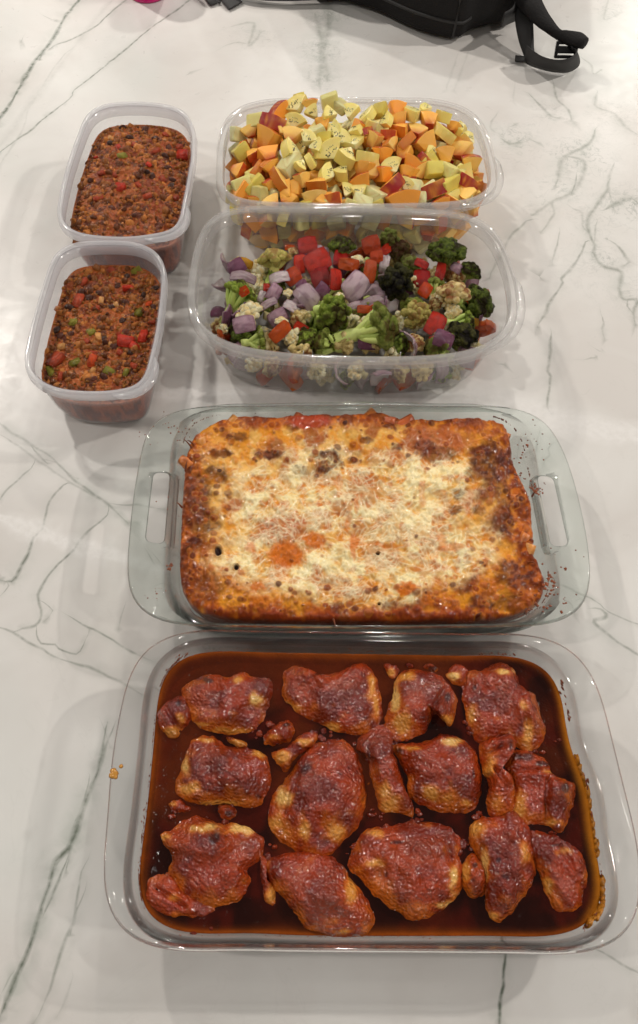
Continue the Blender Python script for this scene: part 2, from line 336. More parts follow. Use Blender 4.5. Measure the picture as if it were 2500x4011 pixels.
def add_strip(P, w_, d, halo, white=0):
    S = resmooth(P, .005 if not white else .012); m = len(S)
    N3 = np.c_[S, np.full(m, len(segs) * .7)]
    J = np.c_[noise(N3, 110, 3, 3) - .5, noise(N3, 110, 9, 3) - .5] * (.0022 if not white else .004); J[[0, -1]] = 0
    S = S + J
    T = np.gradient(S, axis=0); T /= np.maximum(np.hypot(*T.T), 1e-9)[:, None]; Nn = np.c_[-T[:, 1], T[:, 0]]
    prof = (.45 + 1.1 * noise(N3, 55, 21, 2)); tap = np.minimum(1, np.minimum(np.arange(m), np.arange(m)[::-1]) / 4 + .12)
    W = w_ * (.25 + 1.6 * noise(N3, 38, 21, 2)) * tap * 1.4
    segs.append((S, W, d * (.7 + .6 * noise(N3, 40, 5)), halo, white))
    H = np.maximum(W * 5, .005) if not white else W * 1.8
    for k in (-1, 0, 1, 2, -2):
        base = len(cv_v); o_ = {0: 0 * W, 1: W, -1: -W, 2: H, -2: -H}[k]
        cv_v.extend([tuple(p) for p in (S + Nn * o_[:, None])]); cv_e.extend([(base + i, base + i + 1) for i in range(m - 1)])
for P, w_, d, h_ in VE: add_strip(P, w_, d * (.8 if P[:, 0].mean() > .15 and P[:, 1].mean() > .4 else 1), h_)
for P, w_, d in WV: add_strip(P, w_, d, 0, 1)
X0, X1, Y0, Y1 = -.95, 1.0, -.42, 1.95
b0 = len(cv_v); cv_v += [(X0, Y0), (X1, Y0), (X1, Y1), (X0, Y1)]; cv_e += [(b0, b0 + 1), (b0 + 1, b0 + 2), (b0 + 2, b0 + 3), (b0 + 3, b0)]
for gx in np.arange(X0 + .02, X1, .026):
    for gy in np.arange(Y0 + .02, Y1, .026): cv_v.append((float(gx), float(gy)))
res = geometry.delaunay_2d_cdt([Vector(p) for p in cv_v], cv_e, [], 0, 1e-6)
TV = np.array([tuple(v) for v in res[0]]); TF = [list(f) for f in res[2]]
dark = np.zeros(len(TV)); hal = np.zeros(len(TV)); whi = np.zeros(len(TV))
for S, W, d, halo, white in segs:
    lo = S.min(0) - .04; hi = S.max(0) + .04
    idx = np.where((TV[:, 0] > lo[0]) & (TV[:, 0] < hi[0]) & (TV[:, 1] > lo[1]) & (TV[:, 1] < hi[1]))[0]
    Q = TV[idx]; A_ = S[:-1]; B_ = S[1:]; D_ = B_ - A_; L2 = np.maximum((D_ ** 2).sum(1), 1e-12)
    t = np.clip(((Q[:, None, :] - A_[None]) * D_[None]).sum(2) / L2[None], 0, 1)
    dist = np.hypot(*np.moveaxis(Q[:, None, :] - (A_[None] + t[..., None] * D_[None]), 2, 0)); k = dist.argmin(1); dm = dist[np.arange(len(Q)), k]
    ww = W[k]
    if white: whi[idx] = np.maximum(whi[idx], np.clip(1 - dm / (ww * 1.8), 0, 1) ** 1.0 * d.max() if np.ndim(d) else d)
    else:
        dark[idx] = np.maximum(dark[idx], np.clip(1 - dm / np.maximum(ww, 1e-4), 0, 1) * d[k])
        Hh = np.maximum(ww * 5, .005); hal[idx] = np.maximum(hal[idx], np.clip(1 - dm / Hh, 0, 1) * halo * d[k])
# cloudy speckled patches: (x, y, radius) on the photograph, laid on the counter
bl = np.zeros(len(TV))
for (x, y, r, s_) in [(2012,540,.035,1),(2030,640,.018,.9),(2270,610,.06,.8),(2200,740,.04,.6),(2450,800,.05,.8),(2380,40,.035,.6),(1275,60,.05,.7),(1260,200,.045,.8),(1260,300,.035,.7),(2400,450,.05,.4),(2150,440,.04,.4),(2480,1150,.04,.5),(2350,1010,.04,.5),(2330,860,.05,.35),(2110,800,.03,.5),(1000,150,.05,.35),(420,150,.02,.1),(2300,1050,.09,.18),(290,1200,.02,0)]:
    c = unp([(x, y)], 0)[0]; bl = np.maximum(bl, s_ * np.exp(-((TV - c) ** 2).sum(1) / (r * .62) ** 2))
lo_n = noise(np.c_[TV, TV[:, 0] * 0], 7, 31, 3)
V3 = np.vstack([np.c_[TV, np.zeros(len(TV))], [(X0, Y0, -.035), (X1, Y0, -.035), (X1, Y1, -.035), (X0, Y1, -.035)]])
# which top vertices lie on each edge, in order, to close the sides
nT = len(TV); F_ = TF
def side(axis, val, other, rev, ca, cb):
    ids = np.where(abs(TV[:, axis] - val) < 1e-5)[0]; ids = ids[np.argsort(TV[ids, other])]
    if rev: ids = ids[::-1]
    F_.append([nT + ca, nT + cb] + [int(i) for i in ids[::-1]])
side(1, Y0, 0, False, 0, 1); side(0, X1, 1, False, 1, 2); side(1, Y1, 0, True, 2, 3); side(0, X0, 1, True, 3, 0)
F_.append([nT + 3, nT + 2, nT + 1, nT])
me = bpy.data.meshes.new("countertop"); me.from_pydata(V3.tolist(), [], F_)
for nm_, arr in (("vein", dark), ("halo", hal), ("white", whi), ("blotch", bl), ("tone", lo_n)):
    at = me.attributes.new(nm_, 'FLOAT', 'POINT'); at.data.foreach_set("value", np.r_[arr, np.zeros(4)].astype(np.float32))
m, ns, ls, b = new_mat("veined_white_quartz")
g = nd(ns, "ShaderNodeNewGeometry")
def att(n): a = nd(ns, "ShaderNodeAttribute", attribute_name=n); return a.outputs["Fac"]
def math_(op, a, b_=None, clamp=False):
    n = nd(ns, "ShaderNodeMath", operation=op); n.use_clamp = clamp
    for i, v in enumerate((a, b_)):
        if v is None: continue
        if isinstance(v, (int, float)): n.inputs[i].default_value = v
        else: ls.new(v, n.inputs[i])
    return n.outputs[0]
def nz(scale, det=4, dist=0, rough=.55):
    n = nd(ns, "ShaderNodeTexNoise"); n.inputs["Scale"].default_value = scale; n.inputs["Detail"].default_value = det; n.inputs["Distortion"].default_value = dist; n.inputs["Roughness"].default_value = rough
    ls.new(g.outputs["Position"], n.inputs["Vector"]); return n.outputs["Fac"]
def mr_(v, a, b_, c=0, d=1):
    n = nd(ns, "ShaderNodeMapRange", i1=a, i2=b_, i3=c, i4=d); ls.new(v, n.inputs[0]); return n.outputs[0]
def mixc(f, a, b_):
    n = nd(ns, "ShaderNodeMix", data_type='RGBA'); ls.new(f, n.inputs["Factor"]) if not isinstance(f, float) else None
    for k, v in (("A", a), ("B", b_)):
        s_ = [i for i in n.inputs if i.name == k and i.type == 'RGBA'][0]
        if isinstance(v, tuple): s_.default_value = (*v, 1)
        else: ls.new(v, s_)
    return [o for o in n.outputs if o.type == 'RGBA'][0]
fine = nz(420, 3); mid_ = nz(60, 4, .6); big = nz(7, 4, .4)
c0 = mixc(mr_(big, .38, .62), (.645, .615, .585), (.715, .697, .670))
c0 = mixc(mr_(nz(3.0, 3, .8), .5, .72, 0, .7), c0, (.615, .625, .595))
# hair-fine wandering veins inside the speckled patches
def thin(scale, seed_off, wid):
    n = nz(scale, 5, 1.2, .6); return math_('SUBTRACT', 1.0, math_('DIVIDE', math_('ABSOLUTE', math_('SUBTRACT', n, .5 + seed_off)), wid, True), True)
bsp = math_('MULTIPLY', att("blotch"), math_('ADD', math_('MULTIPLY', thin(38, 0, .022), .75), math_('MULTIPLY', mr_(nz(110, 5, .8, .7), .53, .66), .75)), True)
c1 = mixc(math_('MULTIPLY', bsp, .8), c0, (.23, .26, .235))
c1 = mixc(math_('MULTIPLY', thin(5, .03, .006), .05), c1, (.36, .37, .34))
h_f = math_('MULTIPLY', att("halo"), mr_(mid_, .3, .62, .1, 1.5), True)
c2 = mixc(h_f, c1, (.40, .43, .385))
v_f = math_('MULTIPLY', mr_(att("vein"), .0, .85), mr_(nz(130, 4), .3, .6, .35, 1.05), True)
c3 = mixc(v_f, c2, (.15, .17, .135))
w_f = math_('MULTIPLY', mr_(att("white"), .0, .6), mr_(nz(150, 4), .3, .6, .35, 1), True)
c4 = mixc(math_('MULTIPLY', w_f, .75), c3, (.80, .78, .76))
ls.new(c4, b.inputs["Base Color"])
ls.new(mr_(mid_, .3, .7, .27, .34), b.inputs["Roughness"]); b.inputs["Specular IOR Level"].default_value = .25
me.materials.append(m); fix_normals(me)
tag(add_obj("countertop", me), "white quartz countertop with thin green grey veins", None, None, "structure")
# ------------------------------------------------------------------ front dish: glass pan, sauce, chicken thighs
bot_px = [(975,2466),(777,2466),(717,2470),(658,2488),(602,2515),(551,2563),(519,2611),(499,2662),(479,2738),(459,2829),(440,2936),(428,3027),(421,3159),(410,3285),(402,3418),(413,3530),(454,3618),(513,3678),(580,3711),(639,3721),(898,3726),(1195,3730),(1500,3732),(1676,3733),(1973,3737),(2269,3735),(2356,3723),(2412,3694),(2471,3646),(2500,3571),(2512,3500),(2515,3400),(2500,3290),(2484,3218),(2447,3070),(2440,3040),(2420,2956),(2400,2877),(2376,2789),(2352,2710),(2329,2646),(2289,2591),(2237,2545),(2178,2505),(2122,2487),(2059,2482),(1900,2478),(1380,2472)]
liq_px = [(975,2553),(777,2555),(729,2569),(682,2599),(650,2638),(628,2698),(614,2781),(604,2877),(596,2976),(588,3040),(578,3144),(561,3285),(547,3418),(550,3515),(580,3581),(624,3626),(684,3652),(898,3656),(1195,3667),(1491,3669),(1676,3669),(1973,3669),(2158,3667),(2254,3652),(2306,3611),(2343,3567),(2361,3500),(2350,3418),(2321,3285),(2306,3100),(2249,2976),(2229,2900),(2213,2817),(2198,2738),(2178,2670),(2138,2622),(2071,2583),(2011,2571),(1900,2569),(1380,2560)]
def glass_pan(outer, wallr, c, zt, zl, thick=.0045):
    """outer: edge of the flange; wallr: inner wall at height zl"""
    k = zt / .058
    inn = [(-.020, .0055), (-.0115, .0072), (-.0075, .0125 * k), (-.0045, .022 * k), (0.0002, zl), (.0024, zt - .006), (.0042, zt - .0022)]
    rings = [(off(wallr, d), z) for d, z in inn]
    a = off(wallr, .0068); fl = lambda t: realign(off(wallr, .0068), wallr, c) * (1 - t) + outer * t
    rings += [(fl(.0), zt - .0008), (fl(.3), zt - .0002), (fl(.86), zt), (off(fl(1), -.0022), zt + .0007), (off(fl(1), -.0006), zt), (fl(1), zt - .0016), (off(fl(1), -.0012), zt - .0036), (off(fl(1), -.004), zt - .0046)]
    ow = lambda d, z: (realign(off(wallr, d + thick), outer, c), z)
    rings += [(realign(fl(.25), outer, c), zt - .0052), ow(.0045, zt - .0085), ow(.002, zt - .015), ow(-.0005, zl - .012), ow(-.0035, .018 * k), ow(-.0065, .008), ow(-.0115, .0022), ow(-.0165, .0004), ow(-.021, .0012)]
    V, F = loft(rings); return V, F
ZL = .042
liqR, lc = ring_of(liq_px, ZL, harm=18)
botR, _c = ring_of(bot_px, .058, c=lc, harm=18)
botR = realign(botR, liqR, lc)
V, F = glass_pan(botR, liqR, lc, .057, ZL)
pan = thing("glass_baking_dish", "clear glass dish with rounded corners holding saucy chicken thighs, nearest the camera", "baking dish", (lc[0], lc[1], 0))
put(pan, add_obj("dish", fix_normals(mesh_np("dish", V, F)), M['glass_b']))

# sauce: closed body with its own surface
XY, mm, GF, loop = sq_grid(off(liqR, -.0004), lc, 130, 84)
P3 = np.c_[XY, np.zeros(len(XY))]
edge = np.hypot(*(XY - lc).T) * (1 - mm) / np.maximum(mm, .05)
zs = ZL + .0005 * (noise(P3, 60, 2, 2) - .5) + .0007 * np.exp(-edge / .0015)
k1 = noise(P3, 22, 40, 3); k2 = noise(P3, 55, 50, 3)
c_or = srgb(164, 78, 14); c_br = srgb(82, 31, 9); c_dk = srgb(36, 10, 6); c_rd = srgb(82, 20, 8)
cc = lerp(c_br, c_dk, sst(k1 + .25 * sst(XY[:, 0], .05, .19) - .18 * sst(XY[:, 1], .1, .18), .38, .62))
cc = lerp(cc, c_rd, .5 * sst(k2, .45, .7))
cc = lerp(cc, c_br * 1.15, .8 * sst(XY[:, 1], .150, .178) * sst(-XY[:, 0], -.14, .02))
cc = lerp(cc, c_or, .85 * np.exp(-(edge / .0032) ** 1.5) * (.6 + .8 * k2))
cc = lerp(cc, srgb(196, 124, 28), sst(XY[:, 0], .19, .205) * np.exp(-(edge / .004) ** 2) * .8)
nS = len(XY); VS = [np.c_[XY, zs]]; FS = GF
rim_ids = loop; lr = XY[rim_ids]; prev = rim_ids; bi = nS
for d, z in ((-.0004, ZL - .004), (-.0045, .023), (-.0080, .0128), (-.012, .0085), (-.0205, .0068)):
    D_ = lr - lc; R_ = off(liqR, d); a_ = np.mod(np.arctan2((R_ - lc)[:, 1], (R_ - lc)[:, 0]), 2 * math.pi); r_ = np.hypot(*(R_ - lc).T); o_ = np.argsort(a_)
    b_ = np.mod(np.arctan2(D_[:, 1], D_[:, 0]), 2 * math.pi); rr = np.interp(b_, a_[o_], r_[o_], period=2 * math.pi)
    VS.append(np.c_[lc + np.c_[rr * np.cos(b_), rr * np.sin(b_)], np.full(len(lr), z)])
    cur = list(range(bi, bi + len(lr))); bi += len(lr)
    for j in range(len(lr)):
        k = (j + 1) % len(lr); FS.append([prev[j], cur[j], cur[k], prev[k]])
    prev = cur
FS.append(prev); VS = np.vstack(VS); CS = np.vstack([cc, np.tile(c_br, (len(VS) - nS, 1))])
m_sauce = food_mat("glossy_sauce", rough=.10, spec=.35, coat=0, bump=(150, .6), bd=.0022, var=.10, vfreq=90)
sauce = add_obj("barbecue_sauce", fix_normals(mesh_np("sauce", VS, FS, CS)), m_sauce)
tag(sauce, "pool of dark red brown barbecue sauce filling the front glass dish", "sauce")

m_glaze = food_mat("glazed_chicken", rough=.5, spec=.12, coat=1.0, coatr=.12, cior=1.6, bd=.0019, bdet=.4, bump=(430, 1.0), var=.10, vfreq=260, noise_rough=.04)
def cr_closed(P, n):
    P = np.asarray(P, float); m = len(P); out = []
    for i in range(m):
        p0, p1, p2, p3 = P[i - 1], P[i], P[(i + 1) % m], P[(i + 2) % m]; t = np.linspace(0, 1, 8, endpoint=False)[:, None]
        out.append(.5 * ((2 * p1) + (-p0 + p2) * t + (2 * p0 - 5 * p1 + 4 * p2 - p3) * t ** 2 + (-p0 + 3 * p1 - 3 * p2 + p3) * t ** 3))
    X = np.vstack(out); Q = np.vstack([X, X[:1]]); L = np.append(0, np.cumsum(np.hypot(*np.diff(Q, axis=0).T))); q = np.linspace(0, L[-1], n, endpoint=False)
    return np.c_[np.interp(q, L, Q[:, 0]), np.interp(q, L, Q[:, 1])]
gl_d = srgb(92, 21, 5); gl_r = srgb(150, 50, 9); gl_p = srgb(164, 70, 26); gl_o = srgb(194, 98, 20); tan = srgb(214, 146, 62); pale = srgb(232, 188, 108); char = srgb(40, 12, 8)
def px_Q(pts): return cv(pts, 380, 2440, 1.35)
def blob(pts, h, seed, tans=(), chars=(), folds=(), zc=.044, sink=.012, na=110, nr=36, flat=2.6, glaze=.5):
    """one piece of meat: outline on the photograph, dome height; tans/chars: (x, y, rx, ry) patches, folds: ((x0,y0),(x1,y1),depth)"""
    O = cr_closed(unp(px_Q(pts), zc), na); c = O.mean(0); O = c + (O - c) * 1.11; O = O + nrm(O) * ((noise(np.c_[O, np.full(na, seed * 1.7)], 260, seed + 30, 2) - .5) * .0028)[:, None]
    rho = np.linspace(0, 1, nr) ** .8; V = []; 
    for r_ in rho[1:]: V.append(c + (O - c) * r_)
    XY_ = np.vstack([[c]] + V); R_ = np.r_[0, np.repeat(rho[1:], na)]
    nP = np.c_[XY_, np.full(len(XY_), seed * 3.1)]
    lump = noise(nP, 70, seed, 2) - .5; fin = noise(nP, 230, seed + 3, 2) - .5; mic = noise(nP, 620, seed + 5, 2) - .5
    dome = (1 - R_ ** flat) ** .80
    lump2 = noise(nP, 120, seed + 21, 2) - .5; zz = 1.15 * h * dome * (1 + .6 * lump) + (.004 * lump + .003 * lump2) * dome + (.0016 * fin + .0010 * mic) * sst(1 - R_, 0, .12)
    K = (prj(np.c_[XY_], zc + zz) - np.array([380, 2440])) * 1.35
    for (p, q, dp) in folds:
        p = np.array(p, float); q = np.array(q, float); dd = q - p; t = np.clip(((K - p) @ dd) / (dd @ dd), 0, 1); ds = np.hypot(*(K - (p + t[:, None] * dd)).T)
        zz = zz - dp * np.exp(-(ds / 14) ** 2) * sst(1 - R_, 0, .2) + .4 * dp * np.exp(-((ds - 26) / 14) ** 2) * sst(1 - R_, 0, .2)
    z = ZL - .0023 + zz
    K = K + np.c_[lump, fin] * 26
    k = noise(nP, 60, seed + 11, 3); k2_ = noise(nP, 300, seed + 12, 2); k3 = noise(nP, 130, seed + 13, 2)
    ctr = K.mean(0); ext = np.abs(K - ctr).max(0); low_ = ((K - ctr) / ext) @ np.array((-.25, .75))
    C = lerp(gl_r, gl_d, .75 * sst(k + .2 * (k2_ - .5), .40, .66)); C = lerp(C, gl_p, glaze * .6 * sst(noise(nP, 45, seed + 14, 2), .48, .7))
    C = lerp(C, gl_o, .85 * sst(.62 * R_ + .30 * low_ + .9 * (k3 - .5) + .25 * (k2_ - .5), .42, .92))
    for (x, y, rx, ry, *s_) in tans:
        q = np.hypot((K[:, 0] - x) / (rx * 1.15), (K[:, 1] - y) / (ry * 1.15)); sc_ = 1.0 - q + 1.3 * (k3 - .5) + .5 * (k2_ - .5); C = lerp(C, gl_o, .8 * sst(sc_ + .45, 0, .8)); C = lerp(C, tan if not s_ else pale, .85 * sst(sc_, -.05, .75))
    for (x, y, rx, ry) in chars:
        q = np.hypot((K[:, 0] - x) / rx, (K[:, 1] - y) / ry); C = lerp(C, char, .8 * sst(1.1 - q + 1.2 * (k3 - .5), 0, .6))
    C = lerp(C, char, .4 * sst(k2_, .80, .88))
    F = [[0, 1 + j, 1 + (j + 1) % na] for j in range(na)]
    for i in range(nr - 2):
        for j in range(na):
            k_ = (j + 1) % na; a_ = 1 + i * na; F.append([a_ + j, a_ + na + j, a_ + na + k_, a_ + k_])
    V3 = np.c_[XY_, z]; last = 1 + (nr - 2) * na
    low = np.c_[c + (O - c) * .93, np.full(na, ZL - sink)]; V3 = np.vstack([V3, low, [[c[0], c[1], ZL - sink - .004]]]); b_ = len(XY_)
    for j in range(na):
        k_ = (j + 1) % na; F.append([last + j, b_ + j, b_ + k_, last + k_]); F.append([b_ + j, b_ + na, b_ + k_])
    C = np.vstack([C, np.tile(gl_d, (na + 1, 1))])
    return fix_normals(mesh_np("meat", V3, F, C))
def sh(p, dx, dy): return [(x + dx, y + dy) for x, y in p]
CK = [
 ("chicken_thigh", "oval chicken thigh with cream patch at its right, far left of the front dish", "chicken", [(460,380),(480,320),(550,290),(620,270),(700,285),(760,265),(830,290),(905,300),(910,360),(895,430),(870,500),(800,560),(700,575),(600,560),(540,530),(490,470)], .013, [(840,400,60,36,1),(700,560,120,16),(750,285,30,14),(560,530,50,14)], [(585,290,26,14)], [((620,275),(650,330),.002)]),
 ("chicken_piece", "small lumpy chicken flap touching the left wall beside the far left thigh", "chicken", [(330,450),(390,400),(450,380),(480,430),(490,500),(450,560),(400,600),(340,560),(315,500)], .010, [(390,560,40,32),(440,500,26,26)], [(430,410,26,20)], [((360,440),(430,560),.003)]),
 ("chicken_thigh", "broad chicken thigh in the far row, second from left", "chicken", [(1005,300),(1010,250),(1070,225),(1150,260),(1230,270),(1300,250),(1380,215),(1440,240),(1470,300),(1490,400),(1500,480),(1440,560),(1360,570),(1250,550),(1180,520),(1100,480),(1040,430),(1000,370)], .013, [(1455,330,22,70),(1240,540,60,24),(1030,440,50,30),(1475,420,18,50)], [(1180,260,26,10)], [((1120,250),(1180,330),.002)]),
 ("chicken_thigh", "narrow chicken thigh with pale left side in the far row", "chicken", [(1590,300),(1650,250),(1730,255),(1790,270),(1840,300),(1890,380),(1895,450),(1860,530),(1820,500),(1790,470),(1750,540),(1690,590),(1570,605),(1535,540),(1550,450),(1580,380)], .014, [(1585,400,30,90,1),(1610,520,46,50),(1640,270,40,20),(1860,500,30,24)], [(1860,380,16,30)], [((1790,440),(1850,330),.004)]),
 ("chicken_scrap", "tiny brown chicken scrap floating by the far wall near a dark crumb", "chicken", [(1520,220),(1550,208),(1590,225),(1600,260),(1580,292),(1545,285)], .006, [(1550,250,22,22)], [], []),
 ("chicken_scrap", "tiny charred crumb of chicken floating by the far wall", "chicken", [(1725,222),(1760,212),(1800,225),(1808,245),(1775,250),(1740,240)], .005, [], [(1780,232,26,14)], []),
 ("chicken_thigh", "long chicken thigh in the far right corner of the front dish", "chicken", [(1950,300),(1970,260),(2050,255),(2110,220),(2180,230),(2220,280),(2250,340),(2310,380),(2340,470),(2360,560),(2330,640),(2280,660),(2230,640),(2150,600),(2050,620),(1990,560),(1970,480),(1950,400)], .014, [(2170,250,50,16,1),(2290,560,26,90),(2270,420,22,30),(1990,480,20,50)], [(2000,330,14,14)], [((2260,370),(2290,520),.003),((2040,270),(2070,340),.0025)]),
 ("chicken_piece", "pale knuckle of chicken left of the far right thigh", "chicken", [(1850,270),(1880,225),(1910,212),(1950,225),(1965,250),(1950,320),(1890,315)], .009, [(1890,265,30,22,1)], [], []),
 ("chicken_thigh", "round squarish chicken thigh at left of the middle row", "chicken", [(500,640),(560,600),(620,605),(680,650),(760,655),(850,680),(890,740),(900,830),(880,900),(850,950),(780,960),(700,945),(600,950),(520,940),(440,900),(420,850),(450,780),(470,720)], .014, [(465,760,22,50,1),(650,945,120,16),(840,685,40,14),(560,612,40,12),(470,870,50,30)], [(850,910,24,14)], [((640,620),(690,690),.002)]),
 ("chicken_scrap", "curled tan strip of chicken behind the round squarish thigh", "chicken", [(680,600),(700,592),(740,615),(785,630),(790,650),(760,660),(720,645),(690,625)], .008, [(730,625,60,20)], [], []),
 ("chicken_scrap", "ragged scrap below the left end of the round squarish thigh", "chicken", [(380,950),(430,930),(480,965),(490,990),(440,1000),(390,985)], .006, [(400,955,24,18)], [], []),
 ("chicken_scrap", "dark shiny scrap in the sauce between the two left thighs of middle and front", "chicken", [(640,975),(680,955),(725,970),(735,1020),(690,1045),(655,1030)], .006, [], [(690,1000,20,20)], []),
 ("chicken_scrap", "small cube of browned chicken between the two left columns of thighs", "chicken", [(885,600),(930,550),(1000,510),(1040,540),(1030,600),(980,630),(900,640)], .010, [(940,600,36,26)], [(1000,530,20,10)], []),
 ("chicken_scrap", "curved browned strip of chicken above the big central thigh", "chicken", [(925,680),(1000,650),(1080,590),(1150,570),(1160,620),(1100,680),(1040,715),(1010,780),(960,740)], .009, [(980,700,34,40),(1090,620,40,20)], [], []),
 ("chicken_thigh", "largest oval chicken thigh, upright in the middle of the dish", "chicken", [(1070,740),(1150,660),(1260,630),(1330,650),(1380,740),(1405,860),(1405,960),(1370,1060),(1310,1120),(1260,1180),(1210,1215),(1120,1210),(1040,1170),(980,1130),(930,1070),(920,990),(950,900),(1010,830)], .016, [(980,920,44,80,1),(960,1060,46,70),(1270,1090,50,60),(1110,1100,30,50)], [(1100,770,34,40)], [((1060,800),(1000,1000),.003)]),
 ("chicken_piece", "dark bony stick of chicken standing between two middle thighs", "chicken", [(1400,600),(1440,560),(1510,540),(1565,570),(1560,640),(1590,740),(1620,850),(1670,960),(1660,1010),(1600,990),(1500,980),(1480,900),(1450,780),(1430,700),(1380,660)], .013, [(1540,950,50,50),(1520,880,30,40)], [(1445,690,12,34)], [((1445,650),(1480,820),.004)]),
 ("chicken_thigh", "square chicken thigh with orange left side, right of the bony stick", "chicken", [(1570,650),(1630,640),(1750,630),(1820,600),(1890,600),(1950,640),(2000,700),(2020,790),(2020,900),(1990,960),(1940,990),(1850,985),(1750,960),(1660,900),(1650,800),(1610,720)], .014, [(1660,655,60,14),(1880,615,50,18,1),(1790,900,70,50),(1970,945,36,22)], [(1600,665,22,14),(2010,790,12,50)], []),
 ("chicken_skin_strip", "twisted S shaped strip of chicken skin below the far right thigh", "chicken", [(2040,640),(2090,600),(2180,570),(2220,620),(2200,680),(2130,700),(2110,750),(2150,800),(2200,830),(2215,900),(2210,980),(2160,1010),(2090,1000),(2065,940),(2080,850),(2050,780),(2035,710)], .015, [(2120,950,40,60),(2080,740,30,60)], [(2205,640,20,40)], [((2050,690),(2160,640),.004),((2120,760),(2190,860),.004)]),
 ("chicken_thigh", "chicken thigh with charred upper edge against the right wall", "chicken", [(2170,730),(2230,680),(2310,690),(2390,740),(2410,790),(2480,830),(2525,860),(2515,950),(2490,1040),(2450,1090),(2380,1060),(2300,1060),(2230,1030),(2210,960),(2220,880),(2190,800)], .012, [(2240,960,30,70),(2430,1050,50,24),(2400,780,30,14)], [(2260,700,70,30),(2370,740,60,16),(2500,860,20,30)], [((2200,770),(2400,770),.003),((2400,820),(2390,1040),.003)]),
 ("chicken_thigh", "plump chicken thigh with cream far edge in the front left corner", "chicken", sh([(340,230),(400,210),(460,160),(540,140),(640,175),(730,175),(820,220),(860,260),(860,320),(830,370),(780,410),(800,460),(740,560),(640,590),(560,590),(450,520),(390,430),(410,340),(370,290)], 0, 891), .014, [(560,1080,130,26,1),(760,1085,80,22,1),(350,1125,26,18)], [(625,1120,36,46)], [((590,1090),(660,1170),.003)]),
 ("chicken_piece", "mostly sunken lumpy chicken in the front left corner", "chicken", sh([(270,470),(340,420),(400,430),(450,520),(600,590),(600,640),(500,660),(380,660),(290,610),(260,540)], 0, 891), .006, [(400,1450,30,20)], [], [((300,1400),(460,1500),.003)]),
 ("chicken_thigh", "long dark chicken thigh slanting to the front edge, left of centre", "chicken", sh([(900,400),(950,360),(1060,330),(1150,325),(1240,350),(1290,400),(1340,470),(1400,550),(1440,620),(1450,690),(1400,740),(1290,765),(1200,740),(1120,720),(1060,640),(980,540),(920,470)], 0, 891), .015, [(1350,1410,24,70),(1300,1635,60,18)], [], []),
 ("chicken_piece", "pale soft chicken flap left of the long dark slanting thigh", "chicken", sh([(860,330),(900,360),(890,430),(950,540),(940,600),(890,580),(870,480)], 0, 891), .007, [(910,1440,30,60)], [], []),
 ("chicken_thigh", "wide chicken thigh with pale right rim in the front row centre", "chicken", sh([(20,330),(60,240),(130,200),(220,190),(300,170),(400,175),(480,190),(540,230),(570,290),(560,350),(580,420),(560,520),(500,590),(420,640),(350,660),(280,640),(200,590),(110,520),(60,450),(0,400)], 1350, 891), .015, [(1900,1340,26,90,1),(1840,1490,60,26,1),(1470,1260,50,26),(1480,1110,50,20)], [(1530,1330,10,14),(1600,1150,40,14)], [((1860,1130),(1890,1280),.003)]),
 ("chicken_thigh", "upright oval chicken thigh with cream stripe in the front row", "chicken", sh([(640,200),(700,150),(780,140),(850,105),(900,150),(940,210),(960,300),(970,400),(950,480),(900,560),(840,630),(790,675),(740,640),(710,540),(700,430),(690,360),(640,280)], 1350, 891), .016, [(2055,1290,20,100,1),(2010,1090,40,50),(2110,1540,40,26),(2270,1200,30,60)], [(2175,1340,26,20),(2130,1250,14,14)], [((2050,1180),(2060,1460),.003)]),
 ("chicken_piece", "narrow crinkled chicken piece left of the upright oval front thigh", "chicken", sh([(590,380),(640,330),(690,370),(710,440),(700,540),(640,560),(600,520),(580,450)], 1350, 891), .009, [(1960,1300,22,60)], [(2010,1280,14,14)], []),
 ("chicken_thigh", "crinkled chicken thigh nearest the front right corner", "chicken", sh([(950,230),(1020,220),(1100,250),(1180,300),(1230,360),(1250,440),(1230,540),(1200,600),(1120,630),(1070,600),(1030,520),(1000,430),(960,330)], 1350, 891), .011, [(2400,1380,26,60),(2490,1200,40,24)], [(2440,1170,40,10)], [((2470,1180),(2560,1330),.003),((2420,1400),(2500,1500),.002)]),
]
for i, (nm, lab, cat, pts, h, tans, chars, folds) in enumerate(CK):
    big_ = nm == "chicken_thigh"
    me = blob(pts, h, i * 7 + 1, tans, chars, folds, na=110 if big_ else 64, nr=36 if big_ else 20, sink=.014, zc=.044 + h * .15)
    tag(add_obj(nm, me, m_glaze), lab, cat, None, None)
_rs = np.random.RandomState(71); _L = []; _bv, _bf = (lambda bm: (bmesh.ops.create_icosphere(bm, subdivisions=3, radius=1), np.array([v.co[:] for v in bm.verts]), [[v.index for v in f.verts] for f in bm.faces])[1:])(bmesh.new())
_V = []; _F = []; _C = []
